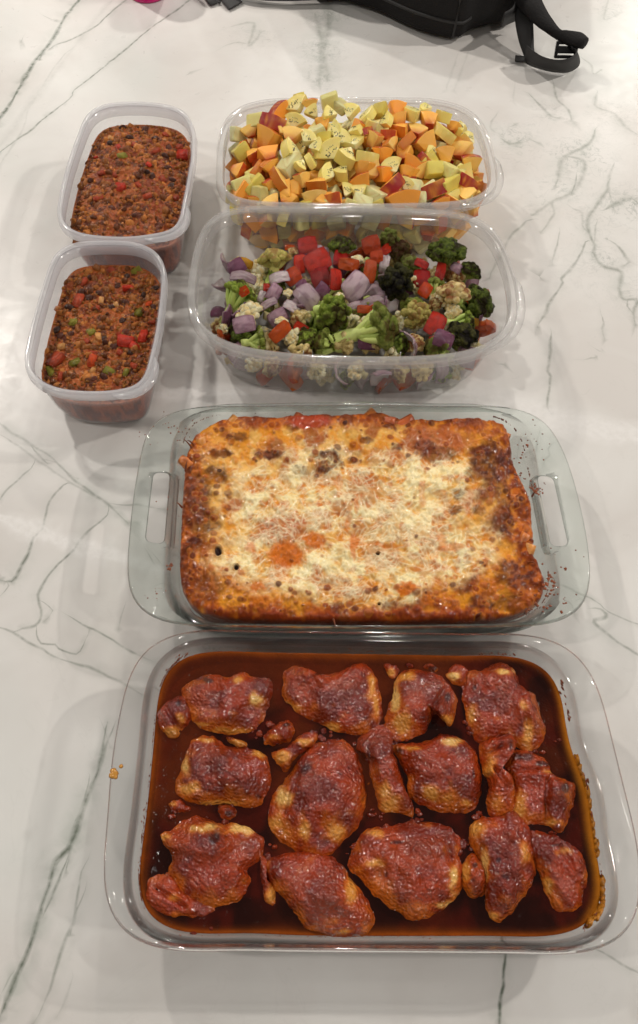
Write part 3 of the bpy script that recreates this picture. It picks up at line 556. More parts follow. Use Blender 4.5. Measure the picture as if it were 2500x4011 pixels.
for (x, y, s_, n) in [(930,580,70,9),(1180,600,80,12),(1380,640,60,9),(1500,1030,90,9),(1700,1020,60,8),(2030,1060,70,8),(1560,620,60,6),(620,1000,90,8),(420,990,50,6),(1880,720,50,5),(2300,690,60,7),(1480,700,60,7),(900,1230,50,6),(1340,1230,60,6),(1950,560,50,6),(1460,480,50,5),(500,1540,80,8),(1950,1180,40,5),(2380,1130,50,5),(860,560,50,5),(1640,240,30,3),(330,1420,40,6),(2440,640,30,3)]:
    for _ in range(n):
        q = px_Q([(x + _rs.randn() * s_ * .6, y + _rs.randn() * s_ * .5)]); p = unp(q, ZL)[0]; r = _rs.uniform(.0009, .0030); d_ = 1 + .9 * (noise(_bv + _rs.rand() * 60, 1.5, 3, 2) - .5)
        if not .0 < np.hypot(*(p - lc)) < .2: continue
        _V.append(_bv * d_[:, None] * np.array((r, r * _rs.uniform(.5, 1), r * .7)) + np.array((*p, ZL + r * .1))); _F += [[i + len(_bv) * (len(_V) - 1) for i in f] for f in _bf]; _C.append(np.tile(lerp(gl_d, lerp(gl_r, char, .3), _rs.rand()), (len(_bv), 1)))
tag(add_obj("sauce_bits", mesh_np("bits", np.vstack(_V), _F, np.vstack(_C)), m_glaze), "small dark glazed bits floating in the sauce", None, None, "stuff")
# residue cooked onto the glass above the sauce, and drips on the rim: parts of the dish
def speck_cluster(name, pts, z, mat, seed=0, flatz=.0004, parent=None, jit=.25, label=None):
    rs = np.random.RandomState(seed); V = []; F = []; b_ = 0
    for (x, y, r, *e_) in pts:
        c = unp([(x, y)], z)[0]; ex = e_[0] if e_ else 1; n = 10; r = r / 4600
        a = np.linspace(0, 2 * math.pi, n, endpoint=False); rr = r * (1 + jit * (rs.rand(n) * 2 - 1))
        ringv = np.c_[c[0] + rr * np.cos(a), c[1] + rr * ex * np.sin(a)]
        V += [[*p, z] for p in ringv] + [[*(c + (p - c) * .6), z + flatz] for p in ringv] + [[*c, z + flatz * 1.2], [*c, z - .0001]]
        for j in range(n):
            k = (j + 1) % n; F += [[b_ + j, b_ + k, b_ + n + k, b_ + n + j], [b_ + n + j, b_ + n + k, b_ + 2 * n], [b_ + k, b_ + j, b_ + 2 * n + 1]]
        b_ += 2 * n + 2
    o = add_obj(name, mesh_np(name, np.array(V), F), mat); put(parent, o)
    if label: o["label"] = label
    return o
m_crust = food_mat("baked_on_crust", base=srgb(122, 58, 22), rough=.45, bump=(900, .4), var=.3)
m_drip = food_mat("amber_drip", base=srgb(196, 138, 60), rough=.15, bump=None, var=.1)
m_fat = food_mat("yellow_fat", base=srgb(178, 116, 36), rough=.25, bump=(500, .4), var=.25, vfreq=400)
dr = [((272/1512*2500), 1835*2500/1512, 17), (475, 3002, 7)]
rs = np.random.RandomState(4); blobz = []
for j in range(9): blobz.append((447 + rs.randn() * 7, 3034 + rs.randn() * 9, 7 + 5 * rs.rand()))
speck_cluster("sauce_drip", blobz + [(475, 3002, 7)], .0579, m_drip, 3, .0007, pan, .2, "amber drips of sauce on the left rim")
rs = np.random.RandomState(9); sp = []
for (x0, y0, x1, y1, n, r) in [(665,2615,640,2700,26,5),(655,2640,705,2570,30,5),(690,2575,740,2560,16,4),(624,2790,600,2960,12,4),(590,2980,556,3300,22,4),(560,3200,545,3420,26,4),(548,3420,560,3560,24,5),(1280,2545,1620,2549,20,4),(900,2535,1010,2545,5,4),(2195,2640,2235,2830,14,7),(1880,2555,2030,2566,14,5),(2240,2960,2300,3060,10,6),(2300,3050,2316,3240,20,7),(2345,3380,2362,3520,20,5),(2355,3560,2290,3640,22,5),(700,3660,1700,3676,26,3)]:
    t = rs.rand(n); sp += [(x0 + (x1 - x0) * a + rs.randn() * 4, y0 + (y1 - y0) * a + rs.randn() * 4, r * (.35 + rs.rand()), 1.3) for a in t]
# place residue on the sloping inner wall: push each point out to the wall at its height
def wall_specks(name, pts, mat, zc, seed, parent, base_r, dz, lo=.0018, hi=.011):
    rs = np.random.RandomState(seed); V = []; F = []; b_ = 0
    C0 = np.array(lc if parent is pan else fc)
    for (x, y, r, *e_) in pts:
        best = None
        for z in np.linspace(zc + lo, zc + hi, 12):          # height at which the line of sight meets the wall
            q = unp([(x, y)], z)[0]; R_ = off_cache(base_r, .22 * (z - zc))
            a = math.atan2(*(q - C0)[::-1]) % (2 * math.pi); rad = R_[1][int(a / (2 * math.pi) * 720) % 720]; dd = abs(np.hypot(*(q - C0)) - rad)
            if best is None or dd < best[0]: best = (dd, q, z, a, rad)
        _, q, z, a, rad = best; c = C0 + (q - C0) / np.hypot(*(q - C0)) * (rad - .0004); n = 9; r = r / 4900
        t = np.array((-math.sin(a), math.cos(a), 0)); up = np.array((math.cos(a) * .22, math.sin(a) * .22, 1)); up /= np.linalg.norm(up); inn = -np.array((math.cos(a), math.sin(a), -.22))
        th = np.linspace(0, 2 * math.pi, n, endpoint=False); rr = r * (1 + .5 * (rs.rand(n) - .5)); c3 = np.array((*c, z))
        V += [list(c3 + t * rr[j] * math.cos(th[j]) * (e_[0] if e_ else 1) + up * rr[j] * math.sin(th[j])) for j in range(n)] + [list(c3 + inn * .0005), list(c3 - inn * .0002)]
        for j in range(n):
            k = (j + 1) % n; F += [[b_ + j, b_ + k, b_ + n], [b_ + k, b_ + j, b_ + n + 1]]
        b_ += n + 2
    return put(parent, add_obj(name, mesh_np(name, np.array(V), F), mat))
_oc = {}
def off_cache(key, d):
    k = (key, round(d, 5))
    if k not in _oc:
        R_, C0 = {'liq': (liqR, lc), 'food': (globals().get('foodW'), globals().get('fc'))}[key]
        X = off(R_, d); D = X - C0; a = np.mod(np.arctan2(D[:, 1], D[:, 0]), 2 * math.pi); o = np.argsort(a)
        _oc[k] = (X, np.interp(np.linspace(0, 2 * math.pi, 720, endpoint=False), a[o], np.hypot(*D.T)[o], period=2 * math.pi))
    return _oc[k]
sp = [(a_[0], a_[1], a_[2] * .8, 1.3) for a_ in sp]
tag(wall_specks("baked_on_specks", sp, m_crust, ZL, 5, pan, "liq", 0), kind="stuff")
fatp = []
for (x, y) in [(2252,2985),(2262,3010),(2275,3045),(2290,3090),(2297,3140),(2303,3200),(2310,3260),(2318,3310),(2350,3440),(2358,3490),(2362,3540),(2352,3580),(2330,3600),(2310,3615)]:
    for j in range(5): fatp.append((x + rs.randn() * 3, y + rs.randn() * 14, 15 * (.5 + rs.rand())))
tag(wall_specks("fat_residue", fatp, m_fat, ZL, 6, pan, "liq", 0, .0008, .006), kind="stuff")
# ------------------------------------------------------------------ middle dish: glass pan with cut-out handles, baked pasta
mid_px = cv([(200,30),(140,45),(95,80),(70,130),(50,210),(30,330),(15,500),(20,600),(45,660),(90,695),(170,715),(400,723),(800,728),(1200,722),(1350,715),(1430,690),(1470,640),(1483,560),(1475,450),(1450,330),(1420,220),(1385,140),(1345,80),(1290,40),(1230,27),(800,20),(400,22)], 480, 1560, .8086)
food_px = cv([(240,100),(300,70),(370,55),(500,58),(600,48),(720,52),(800,42),(900,58),(1050,65),(1190,70),(1225,110),(1240,200),(1260,240),(1295,320),(1300,400),(1300,500),(1340,560),(1330,630),(1300,660),(1220,685),(1100,697),(800,700),(500,697),(330,690),(240,670),(195,620),(183,560),(183,450),(190,300),(200,200),(215,140)], 480, 1560, .8086)
ZC = .046
foodR, fc = ring_of(food_px, ZC, harm=44)
# inner wall of the pan: a plain rounded rectangle around the food
wall_px = cv([(225,62),(290,48),(500,40),(800,36),(1150,46),(1220,62),(1262,110),(1290,230),(1315,340),(1340,480),(1352,570),(1345,640),(1305,680),(1230,702),(1000,712),(700,714),(400,712),(270,700),(200,665),(174,600),(172,480),(180,300),(192,160),(204,95)], 480, 1560, .8086)
wR, _c = ring_of(wall_px, .050, harm=16)
foodW = realign(wR, wR, fc)
midR, _c = ring_of(mid_px, .054, c=fc, harm=18)
midR = realign(midR, foodW, fc)
V, F = glass_pan(midR, foodW, fc, .054, ZC - .001, .005)
pan2 = thing("glass_baking_dish", "pale green glass dish with cut-out handles holding the baked cheesy pasta", "baking dish", (fc[0], fc[1], 0))
me = fix_normals(mesh_np("dish", V, F)); dish2 = put(pan2, add_obj("dish", me, M['glass_a']))
def slot(px):
    q = unp(px, .053); c = q.mean(0); pts = []
    for i in range(4):
        p, a, b_ = q[i], q[i - 1], q[(i + 1) % 4]; r = .006
        u1 = (a - p) / np.hypot(*(a - p)) * r; u2 = (b_ - p) / np.hypot(*(b_ - p)) * r
        for t in np.linspace(0, 1, 7): pts.append(p + u1 * (1 - t) ** 2 + u2 * t ** 2)
    R_ = np.array(pts); 
    if ((R_ - np.roll(R_, 1, 0))[:, 0] * (R_ + np.roll(R_, 1, 0))[:, 1]).sum() > 0: R_ = R_[::-1]
    nn = nrm(R_)
    V, F = loft([(R_ + nn * .0045, .062), (R_ + nn * .0030, .0542), (R_ + nn * .0010, .0530), (R_, .0515), (R_ + nn * .0006, .0498), (R_ + nn * .0030, .0480), (R_ + nn * .004, .040)])
    return add_obj("cut", fix_normals(mesh_np("cut", V, F, smooth=True)))
for px in ([(601,1846),(665,1849),(641,2128),(569,2118)], [(2106,1859),(2168,1863),(2229,2135),(2161,2137)]):
    c_ = slot(px); mod = dish2.modifiers.new("b", 'BOOLEAN'); mod.operation = 'DIFFERENCE'; mod.object = c_; mod.solver = 'EXACT'
    dg = bpy.context.evaluated_depsgraph_get(); nm = bpy.data.meshes.new_from_object(dish2.evaluated_get(dg)); dish2.modifiers.clear(); dish2.data = nm; bpy.data.objects.remove(c_)
nm.polygons.foreach_set("use_smooth", [True] * len(nm.polygons)); nm.set_sharp_from_angle(angle=math.radians(50)); nm.name = "dish"
if not nm.materials: nm.materials.append(M['glass_a'])

# colour and relief of the bake, worked out on a map (x: 0..1512, y: 0..744, half resolution)
rs = np.random.RandomState(12); HW, HH = 756, 372
gx, gy = np.meshgrid(np.arange(HW) * 2.0, np.arange(HH) * 2.0); GP = np.c_[gx.ravel(), gy.ravel(), np.zeros(HW * HH)]
def N2(f, seed, o=3): return noise(GP, f, seed, o).reshape(HH, HW)
def blur(a, r):
    for ax in (0, 1):
        for _ in range(2):
            n = 2 * r + 1; k = np.ones(n) / n; a = np.apply_along_axis(lambda v: np.convolve(np.pad(v, r, 'edge'), k, 'valid'), ax, a)
    return a
wx = (N2(1/70, 3) - .5) * 90; wy = (N2(1/70, 8) - .5) * 90; wx2 = (N2(1/14, 13) - .5) * 16; wy2 = (N2(1/14, 18) - .5) * 16
def el(x, y, rx, ry, w_=1.0, soft=.5):
    q = np.hypot((gx + wx * w_ + wx2 - x) / rx, (gy + wy * w_ + wy2 - y) / ry); return sst(1 + soft / 2 - q, 0, soft)
n1 = N2(1/40, 20, 4); n2 = N2(1/12, 25, 3); n3 = N2(1/5, 30, 2); n4 = N2(1/90, 35, 3)
cream = srgb(244, 222, 160); cream2 = srgb(230, 182, 100); gold = srgb(220, 142, 38); orange = srgb(190, 96, 24); rust = srgb(140, 60, 20); brown = srgb(98, 38, 16); dark = srgb(54, 16, 8); red = srgb(140, 52, 30); meatc = srgb(176, 92, 54); oil = srgb(208, 104, 12)
def mx(a, b_, t): return a + (b_ - a) * t[..., None]
C = np.zeros((HH, HW, 3)) + gold
C = mx(C, orange, sst(n1, .42, .6) * .8)
# whiteness over the middle
core = np.maximum.reduce([el(700,330,340,140,1.3,.8), el(520,520,230,110,1.3,.8), el(900,490,260,115,1.3,.8), el(980,250,140,80,1.3,.8), el(470,400,150,110,1.3,.8), el(760,600,220,60,1.3,.8)])
outer = np.maximum.reduce([el(700,340,500,280,1.3,.6), el(480,120,150,50,1.3,.8), el(760,110,220,40,1.3,.8)])
Wm = np.clip(core * .95 + outer * .35 * sst(n1, .42, .6), 0, 1)
n5 = N2(1/26, 91, 3); n6 = N2(1/60, 99, 3)
C = mx(C, cream2, outer * sst(n5, .40, .56) * .75); C = mx(C, rust, (1 - core) * sst(n6, .52, .66) * .75)
C = mx(C, cream2, core * .75 * sst(n5, .30, .45)); C = mx(C, cream, core * sst(n1 * .6 + n5 * .4, .42, .58) * .9); C = mx(C, orange, core * sst(N2(1/34, 103, 2), .60, .74) * .6)
# tomato-tinted sauce showing through the cheese
for (x, y, rx, ry, s_) in [(500,425,95,48,.85),(590,385,60,26,.5),(760,290,70,50,.6),(690,345,34,24,.7),(830,500,60,36,.6),(640,575,60,26,.55),(345,340,30,22,.8),(980,180,60,26,.6),(1000,130,100,40,.7),(800,420,90,40,.35),(940,430,80,30,.35),(960,540,60,26,.5),(880,200,60,22,.4),(620,250,60,22,.4),(460,290,50,20,.3),(740,620,70,26,.5),(1090,330,50,26,.4),(430,610,60,22,.4),(860,340,40,60,.3)]:
    C = mx(C, meatc, el(x, y, rx, ry, .6, .7) * s_)
# browned rim, deepest right and left
xl = gx - 190 - (gy < 200) * (200 - gy) * .15; xr = (1245 + np.clip(gy - 150, 0, 500) * .16) - gx; yt = gy - 50; yb = 700 - gy
rimd = np.minimum.reduce([xl, xr * .8, yt * 1.1, yb * 1.3])
Rm = sst(78 - rimd + (n1 - .5) * 90 + (n2 - .5) * 40, 0, 60)
C = mx(C, orange, Rm * .9); C = mx(C, rust, Rm * sst(n2, .36, .58) * .9); C = mx(C, brown, sst(46 - rimd + (n1 - .5) * 80, 0, 40) * sst(N2(1/18, 96, 3), .42, .6) * .75)
C = mx(C, red, sst(44 - yb + (n1 - .5) * 60, 0, 40) * .6)
for (x, y, rx, ry, s_) in [(1170,210,62,80,.95),(1130,165,34,20,1),(1200,400,40,46,.95),(1120,250,40,30,.7),(1240,560,60,50,.75),(1210,320,30,50,.6),(1150,310,40,26,.6),(1085,600,50,26,.5),(1190,640,60,26,.6),(250,390,60,34,.8),(240,300,44,70,.75),(225,460,26,26,.9),(300,240,36,26,.8),(320,180,40,14,.95),(370,130,40,14,.7),(470,180,44,14,.95),(655,195,40,18,1),(640,230,44,14,.9),(690,215,20,14,.8),(740,195,20,12,.8),(870,165,20,12,.9),(960,150,34,18,.7),(1000,175,60,22,.7),(540,90,20,20,.6),(600,60,60,24,.3),(235,195,26,14,.9),(215,230,16,16,.8),(850,100,24,10,.8),(770,130,20,12,.8),(620,200,26,10,.7),(560,235,30,12,.5),(1060,300,30,16,.7),(1050,350,20,12,.8),(1130,360,24,14,.6),(260,610,60,40,.5),(210,530,30,60,.6),(700,660,60,16,.4),(900,655,80,16,.4),(1140,655,50,14,.7),(980,628,34,12,.5)]:
    k_ = el(x, y, rx, ry, .45, .6) * s_; C = mx(C, brown, k_ * .8); C = mx(C, dark, k_ * sst(n2 + .1 * n3, .46, .70) * .7)
C = mx(C, srgb(170,60,30), el(590, 70, 65, 26, .3) * .9)
Hm = (n4 - .5) * .010 + (n1 - .5) * .007 + (n2 - .5) * .0028
# shreds of cheese: short curved strokes
nst = 4200; sx = rs.uniform(230, 1230, nst); sy = rs.uniform(90, 690, nst); ang = rs.uniform(0, 2 * math.pi, nst)
fi = (sy / 2).astype(int).clip(0, HH - 1), (sx / 2).astype(int).clip(0, HW - 1); keep = (Wm[fi] + .25 * rs.rand(nst)) > .45 * rs.rand(nst) + .2
sx, sy, ang = sx[keep], sy[keep], ang[keep] * .35 + 6.283 * noise(np.c_[sx[keep], sy[keep], sx[keep] * 0], 1/85, 77, 1) * 1.6
ln = rs.randint(14, 34, len(sx)); cur = rs.uniform(-.05, .05, len(sx)); S_ = np.zeros((HH, HW)); br = rs.rand(len(sx))
for t in range(34):
    on = t < ln; ix = (sx / 2); iy = (sy / 2); x0 = np.floor(ix).astype(int); y0 = np.floor(iy).astype(int); fx, fy = ix - x0, iy - y0
    for a_, b_, wgt in ((0,0,(1-fx)*(1-fy)),(1,0,fx*(1-fy)),(0,1,(1-fx)*fy),(1,1,fx*fy)):
        yy = (y0 + b_).clip(0, HH - 1); xx = (x0 + a_).clip(0, HW - 1); np.maximum.at(S_, (yy[on], xx[on]), (wgt * (.45 + .55 * br))[on])
    sx = sx + np.cos(ang) * 1.8; sy = sy + np.sin(ang) * 1.8 * .75; ang = ang + cur
S1 = blur(S_, 1); Sm = np.clip(S_ * .7 + S1 * .6, 0, 1)
lum = blur(C.mean(2), 3); C = mx(C, srgb(255, 243, 202), np.clip(Sm * 1.2, 0, 1) * (.15 + .65 * Wm) * (1 - .9 * Rm) * sst(lum, .09, .24)); C = mx(C, srgb(206,140,66), sst(.18 - S1, 0, .18) * Wm * .38 * sst(n2, .35, .6)); Hm += Sm * .0007 * (.2 + Wm)
# orange oil
for (x, y, rx, ry, s_) in [(515,498,58,38,.95),(610,452,34,28,.85),(400,478,20,14,.6),(895,608,30,18,.95),(735,470,14,44,.75),(715,400,10,34,.5),(740,340,9,30,.5),(1040,470,44,12,.6),(1010,450,14,26,.5),(950,310,10,40,.4),(470,130,14,20,.5),(600,340,30,8,.3),(680,275,12,24,.4),(430,605,24,12,.7),(770,465,60,7,.4),(860,470,60,6,.4)]:
    C = mx(C, oil, el(x, y, rx, ry, .25, .6) * s_)
# blisters
nb = 330; bx = rs.uniform(205, 1290, nb); by = rs.uniform(70, 690, nb)
for i in range(nb):
    d_ = min(bx[i] - 190, 1290 - bx[i], (by[i] - 50) * 1.2, 740 - by[i]); 
    if rs.rand() > (.95 if d_ < 150 or by[i] < 230 else .15): continue
    r = rs.uniform(3.5, 11) * (1.15 if d_ < 200 else .75); ix, iy = int(bx[i] / 2), int(by[i] / 2); R_ = int(r) + 3
    sl = np.s_[max(0, iy - R_):iy + R_ + 1, max(0, ix - R_):ix + R_ + 1]; q = np.hypot(gx[sl] - bx[i] + wx2[sl] * .3, (gy[sl] - by[i]) * 1.15 + wy2[sl] * .3) / r
    k_ = sst(1.25 - q, 0, .5); tone = [rust, brown, srgb(190,104,44), dark][rs.choice(4, p=[.4, .28, .24, .08])]
    C[sl] = mx(C[sl], tone, k_ * rs.uniform(.5, .9)); C[sl] = mx(C[sl], gold, sst(1 - abs(q - 1.2) * 4, 0, 1) * .35); Hm[sl] += .0011 * sst(1.15 - q, 0, .8)
for (x, y, rx, ry) in [(304,488,11,15),(362,541,8,8),(808,497,6,5),(812,655,5,4)]:
    q = np.hypot((gx - x) / rx, (gy - y) / ry); C = mx(C, srgb(40, 16, 10), sst(1.15 - q, 0, .3)); C = mx(C, srgb(150,90,30), sst(1 - abs(q - 1.35) * 4, 0, 1) * .7); Hm -= .003 * sst(1.1 - q, 0, .3); Hm += .0012 * sst(1 - abs(q - 1.4) * 2.5, 0, 1)
C *= (.96 + .06 * n3)[..., None]
XY, mm, GF, loop = sq_grid(foodR, fc, 250, 160)
K = (prj(XY, ZC + .002) - np.array([480, 1560])) * .8086
def samp(A_, K):
    x = (K[:, 0] / 2).clip(0, HW - 1.01); y = (K[:, 1] / 2).clip(0, HH - 1.01); i = x.astype(int); j = y.astype(int); u = x - i; v = y - j
    if A_.ndim == 3: u = u[:, None]; v = v[:, None]
    return A_[j, i] * (1 - u) * (1 - v) + A_[j, i + 1] * u * (1 - v) + A_[j + 1, i] * (1 - u) * v + A_[j + 1, i + 1] * u * v
h = samp(Hm, K); dd = 1 - mm; P3 = np.c_[XY, XY[:, 0] * 0]
rag = .0035 * (noise(P3, 130, 61, 2) - .5) + .0025 * (noise(P3, 320, 63, 2) - .5)
z = ZC + .002 + h + rag * np.exp(-dd / .03) - .004 * np.exp(-dd / .012) + .002 * sst(dd, .0, .25)
CCm = samp(C, K); nS = len(XY); VS = [np.c_[XY, z]]; FS = GF; lr = XY[loop]; prev = loop; bi = nS; CL = [CCm]
lowz = VS[0][loop, 2]
for k_i, (t_, dz) in enumerate(((1.004, -.006), (1.0, -.016), (.985, -.027), (.962, -.036), (.93, -.0385))):
    R_ = fc + (lr - fc) * t_
    VS.append(np.c_[R_, np.maximum(lowz + dz, .0075)]); cur = list(range(bi, bi + len(lr))); bi += len(lr)
    CL.append(lerp(srgb(140, 66, 28), srgb(88, 34, 16), noise(np.c_[R_, R_[:, 0] * 0 + k_i * .02], 90, 7, 2)))
    for j in range(len(lr)):
        k = (j + 1) % len(lr); FS.append([prev[j], cur[j], cur[k], prev[k]])
    prev = cur
FS.append(prev)
m_bake = food_mat("baked_cheese", rough=.4, spec=.12, coat=.32, coatr=.09, bd=.0022, bump=(230, .35), bdet=.5, var=.03, vfreq=300, noise_rough=.06)
bake = thing("pasta_bake", "golden cheesy pasta bake with browned edges filling the middle glass dish", "pasta bake", (fc[0], fc[1], ZC))
put(bake, add_obj("baked_cheese", fix_normals(mesh_np("baked_cheese", np.vstack(VS), FS, np.vstack(CL))), m_bake))
# pasta tubes that show at the edges
m_pasta = food_mat("baked_pasta", rough=.35, coat=.3, bump=(500, .4), var=.2)
def tube_mesh(L, r, th, curve, colr):
    n, k = 18, 7; V = []; F = []
    for s_, rad in ((0, r), (1, r - th)):
        for i in range(k):
            t = i / (k - 1) - .5
            for j in range(n):
                a = 2 * math.pi * j / n; rr = rad * (1 + .03 * math.cos(9 * a) * (s_ == 0)); V.append((t * L, rr * math.cos(a), rr * math.sin(a) + curve * (t * t - .1)))
    o_ = lambda s_, i, j: s_ * n * k + i * n + j % n
    for i in range(k - 1):
        for j in range(n): F.append([o_(0, i, j), o_(0, i, j + 1), o_(0, i + 1, j + 1), o_(0, i + 1, j)]); F.append([o_(1, i, j + 1), o_(1, i, j), o_(1, i + 1, j), o_(1, i + 1, j + 1)])
    for j in range(n): F.append([o_(0, 0, j + 1), o_(0, 0, j), o_(1, 0, j), o_(1, 0, j + 1)]); F.append([o_(0, k - 1, j), o_(0, k - 1, j + 1), o_(1, k - 1, j + 1), o_(1, k - 1, j)])
    V = np.array(V); nz_ = noise(V + colr.sum() * 9, 160, 5, 2); return mesh_np("tube", V, F, lerp(colr, brown, sst(nz_, .5, .75) * .7))
pt = [tube_mesh(.030, .0052, .0016, .004, srgb(206, 116, 44)), tube_mesh(.028, .0052, .0016, .003, srgb(190, 92, 40)), tube_mesh(.026, .0050, .0015, .003, srgb(214, 140, 60))]
for (x, y, dz, ang, tilt, v) in [(262,160,.001,2.0,.45,2),(225,215,.0015,2.6,.2,0),(255,195,-.001,.3,.1,1),(330,85,.001,.9,.1,2),(430,78,-.0005,.2,.05,0),(540,82,.0005,1.1,.1,1),(660,72,.001,.25,.1,2),(760,66,.001,.7,.1,0),(820,62,.0015,-.3,.15,1),(880,75,0,.5,.1,1),(1180,100,.001,-.6,.1,0),(1250,350,-.0005,1.6,.1,0),(1262,440,-.001,1.7,.05,2),(1255,470,.0015,.9,.5,0),(1282,500,.001,1.2,.5,2),(1290,620,-.001,1.1,.1,1),(1225,640,-.001,.3,.1,0),(400,660,-.0015,.15,.05,0),(480,668,-.001,-.1,.05,1),(290,640,-.001,-.5,.1,1),(580,668,-.0015,.1,.0,0),(1000,660,-.0015,.1,0,2),(230,560,-.001,1.4,.1,1),(215,330,-.001,1.6,.1,1)]:
    p = unp([(480 + x / .8086, 1560 + y / .8086)], ZC)[0]; o = add_obj("pasta_tube", pt[v], m_pasta); o.location = (p[0], p[1], ZC - .0056 + dz); o.rotation_euler = (rs.uniform(-1, 1), -tilt, ang); put(bake, o)
# thin burnt strands standing at the edge
def strand(p0, p1, z0, z1, r, parent, mat, nm="burnt_strand"):
    n = 8; a = unp([p0], z0)[0]; b_ = unp([p1], z1)[0]; V = []; F = []
    for i in range(n):
        t = i / (n - 1); c = np.r_[a + (b_ - a) * t, z0 + (z1 - z0) * t + .002 * math.sin(t * 3.1)]; rr = r * (1 - .8 * t)
        for j in range(6): V.append(c + np.array((math.cos(j * 1.047) * rr, math.sin(j * 1.047) * rr * .7, math.sin(j * 1.047) * rr * .7)))
    for i in range(n - 1):
        for j in range(6): F.append([i * 6 + j, i * 6 + (j + 1) % 6, i * 6 + 6 + (j + 1) % 6, i * 6 + 6 + j])
    F += [list(range(6)), list(range((n - 1) * 6, n * 6))]; put(parent, add_obj(nm, mesh_np(nm, np.array(V), F), mat))
kf = lambda x, y: (480 + x / .8086, 1560 + y / .8086)
for a_, b_ in [((222,160),(192,128)),((228,150),(205,133)),((200,230),(206,196)),((188,345),(170,330)),((1298,310),(1310,290)),((668,700),(674,722)),((1285,520),(1310,525))]:
    strand(kf(*a_), kf(*b_), ZC + .001, ZC + .006, .0011, bake, m_crust)
rs = np.random.RandomState(31); sp = []
for (x0, y0, x1, y1, n, r) in [(215,150,235,85,40,5),(235,85,330,60,40,4),(330,55,480,52,20,3),(1170,68,1220,78,50,6),(1220,90,1235,200,40,6),(1255,235,1290,290,40,6),(1295,300,1305,480,24,4),(1310,540,1345,580,40,6),(1345,590,1330,650,50,6),(1320,655,1240,690,40,5),(196,170,190,460,16,3),(700,700,1150,702,26,3),(200,630,330,695,20,3),(500,50,900,44,24,3)]:
    n = max(2, int(n * .4)); r = r * .7; t = rs.rand(n); sp += [((480 + (x0 + (x1 - x0) * a + rs.randn() * 9) / .8086), 1560 + (y0 + (y1 - y0) * a + rs.randn() * 6) / .8086, r * (.35 + rs.rand()), 1.2) for a in t]
tag(wall_specks("baked_on_specks", sp, m_crust, ZC, 15, pan2, 'food', 0, .0015, .007), kind="stuff")
sp = []
for (x, y, n, s_, r) in [(1240,200,5,14,4),(1255,175,6,18,5),(1270,250,8,20,5),(1310,290,26,14,5),(1360,600,18,34,6),(1345,640,16,34,5),(110,100,10,26,3),(170,110,9,26,3),(150,535,5,6,6),(120,620,12,24,3),(1370,560,8,26,4),(1330,180,5,30,3),(1400,620,6,24,4),(150,60,6,26,3),(1400,500,5,30,3),(1300,110,9,30,3),(100,330,3,20,3)]:
    sp += [(480 + (x + rs.randn() * s_) / .8086, 1560 + (y + rs.randn() * s_ * .8) / .8086, r * (.4 + rs.rand()), .9) for _ in range(n)]
tag(speck_cluster("crumbs", sp, .0545, m_crust, 8, .0004, pan2, .35), kind="stuff")
# ------------------------------------------------------------------ plastic tubs
veg_px = cv([(300,28),(200,42),(130,80),(85,150),(55,250),(38,380),(38,460),(60,530),(110,580),(190,625),(300,655),(500,680),(750,690),(1000,690),(1180,675),(1290,645),(1370,600),(1420,540),(1438,460),(1437,380),(1410,270),(1370,180),(1320,110),(1250,70),(1150,48),(800,28)], 700, 780, 1.08)
fru_px = cv([(330,82),(210,105),(130,150),(85,220),(62,320),(60,420),(65,510),(85,555),(140,590),(300,614),(600,622),(900,624),(1200,616),(1350,592),(1430,540),(1450,480),(1440,380),(1410,270),(1370,190),(1300,130),(1220,98),(1100,80),(700,74)], 800, 320, 1.26)
ch1_px = cv([(500,95),(400,120),(310,170),(265,230),(220,340),(150,560),(90,770),(50,950),(30,1060),(35,1130),(80,1210),(160,1280),(280,1330),(430,1355),(620,1362),(800,1350),(900,1320),(1000,1290),(1050,1230),(1075,1150),(1120,1000),(1160,800),(1190,560),(1200,400),(1190,300),(1160,230),(1100,165),(1000,115),(900,92),(700,85)], 80, 900, 2.1)
ch2_px = cv([(560,482),(470,500),(420,530),(390,580),(350,680),(310,800),(280,920),(268,1020)], 0, 0, 1.2096) + [(232,870),(258.6,900),(285,917),(347,930),(413,938),(509,939),(580,932),(628,919),(666,913),(704,898),(727,827),(744,744),(765,620),(769,529),(756,479),(727,438),(678,413),(579,398)]
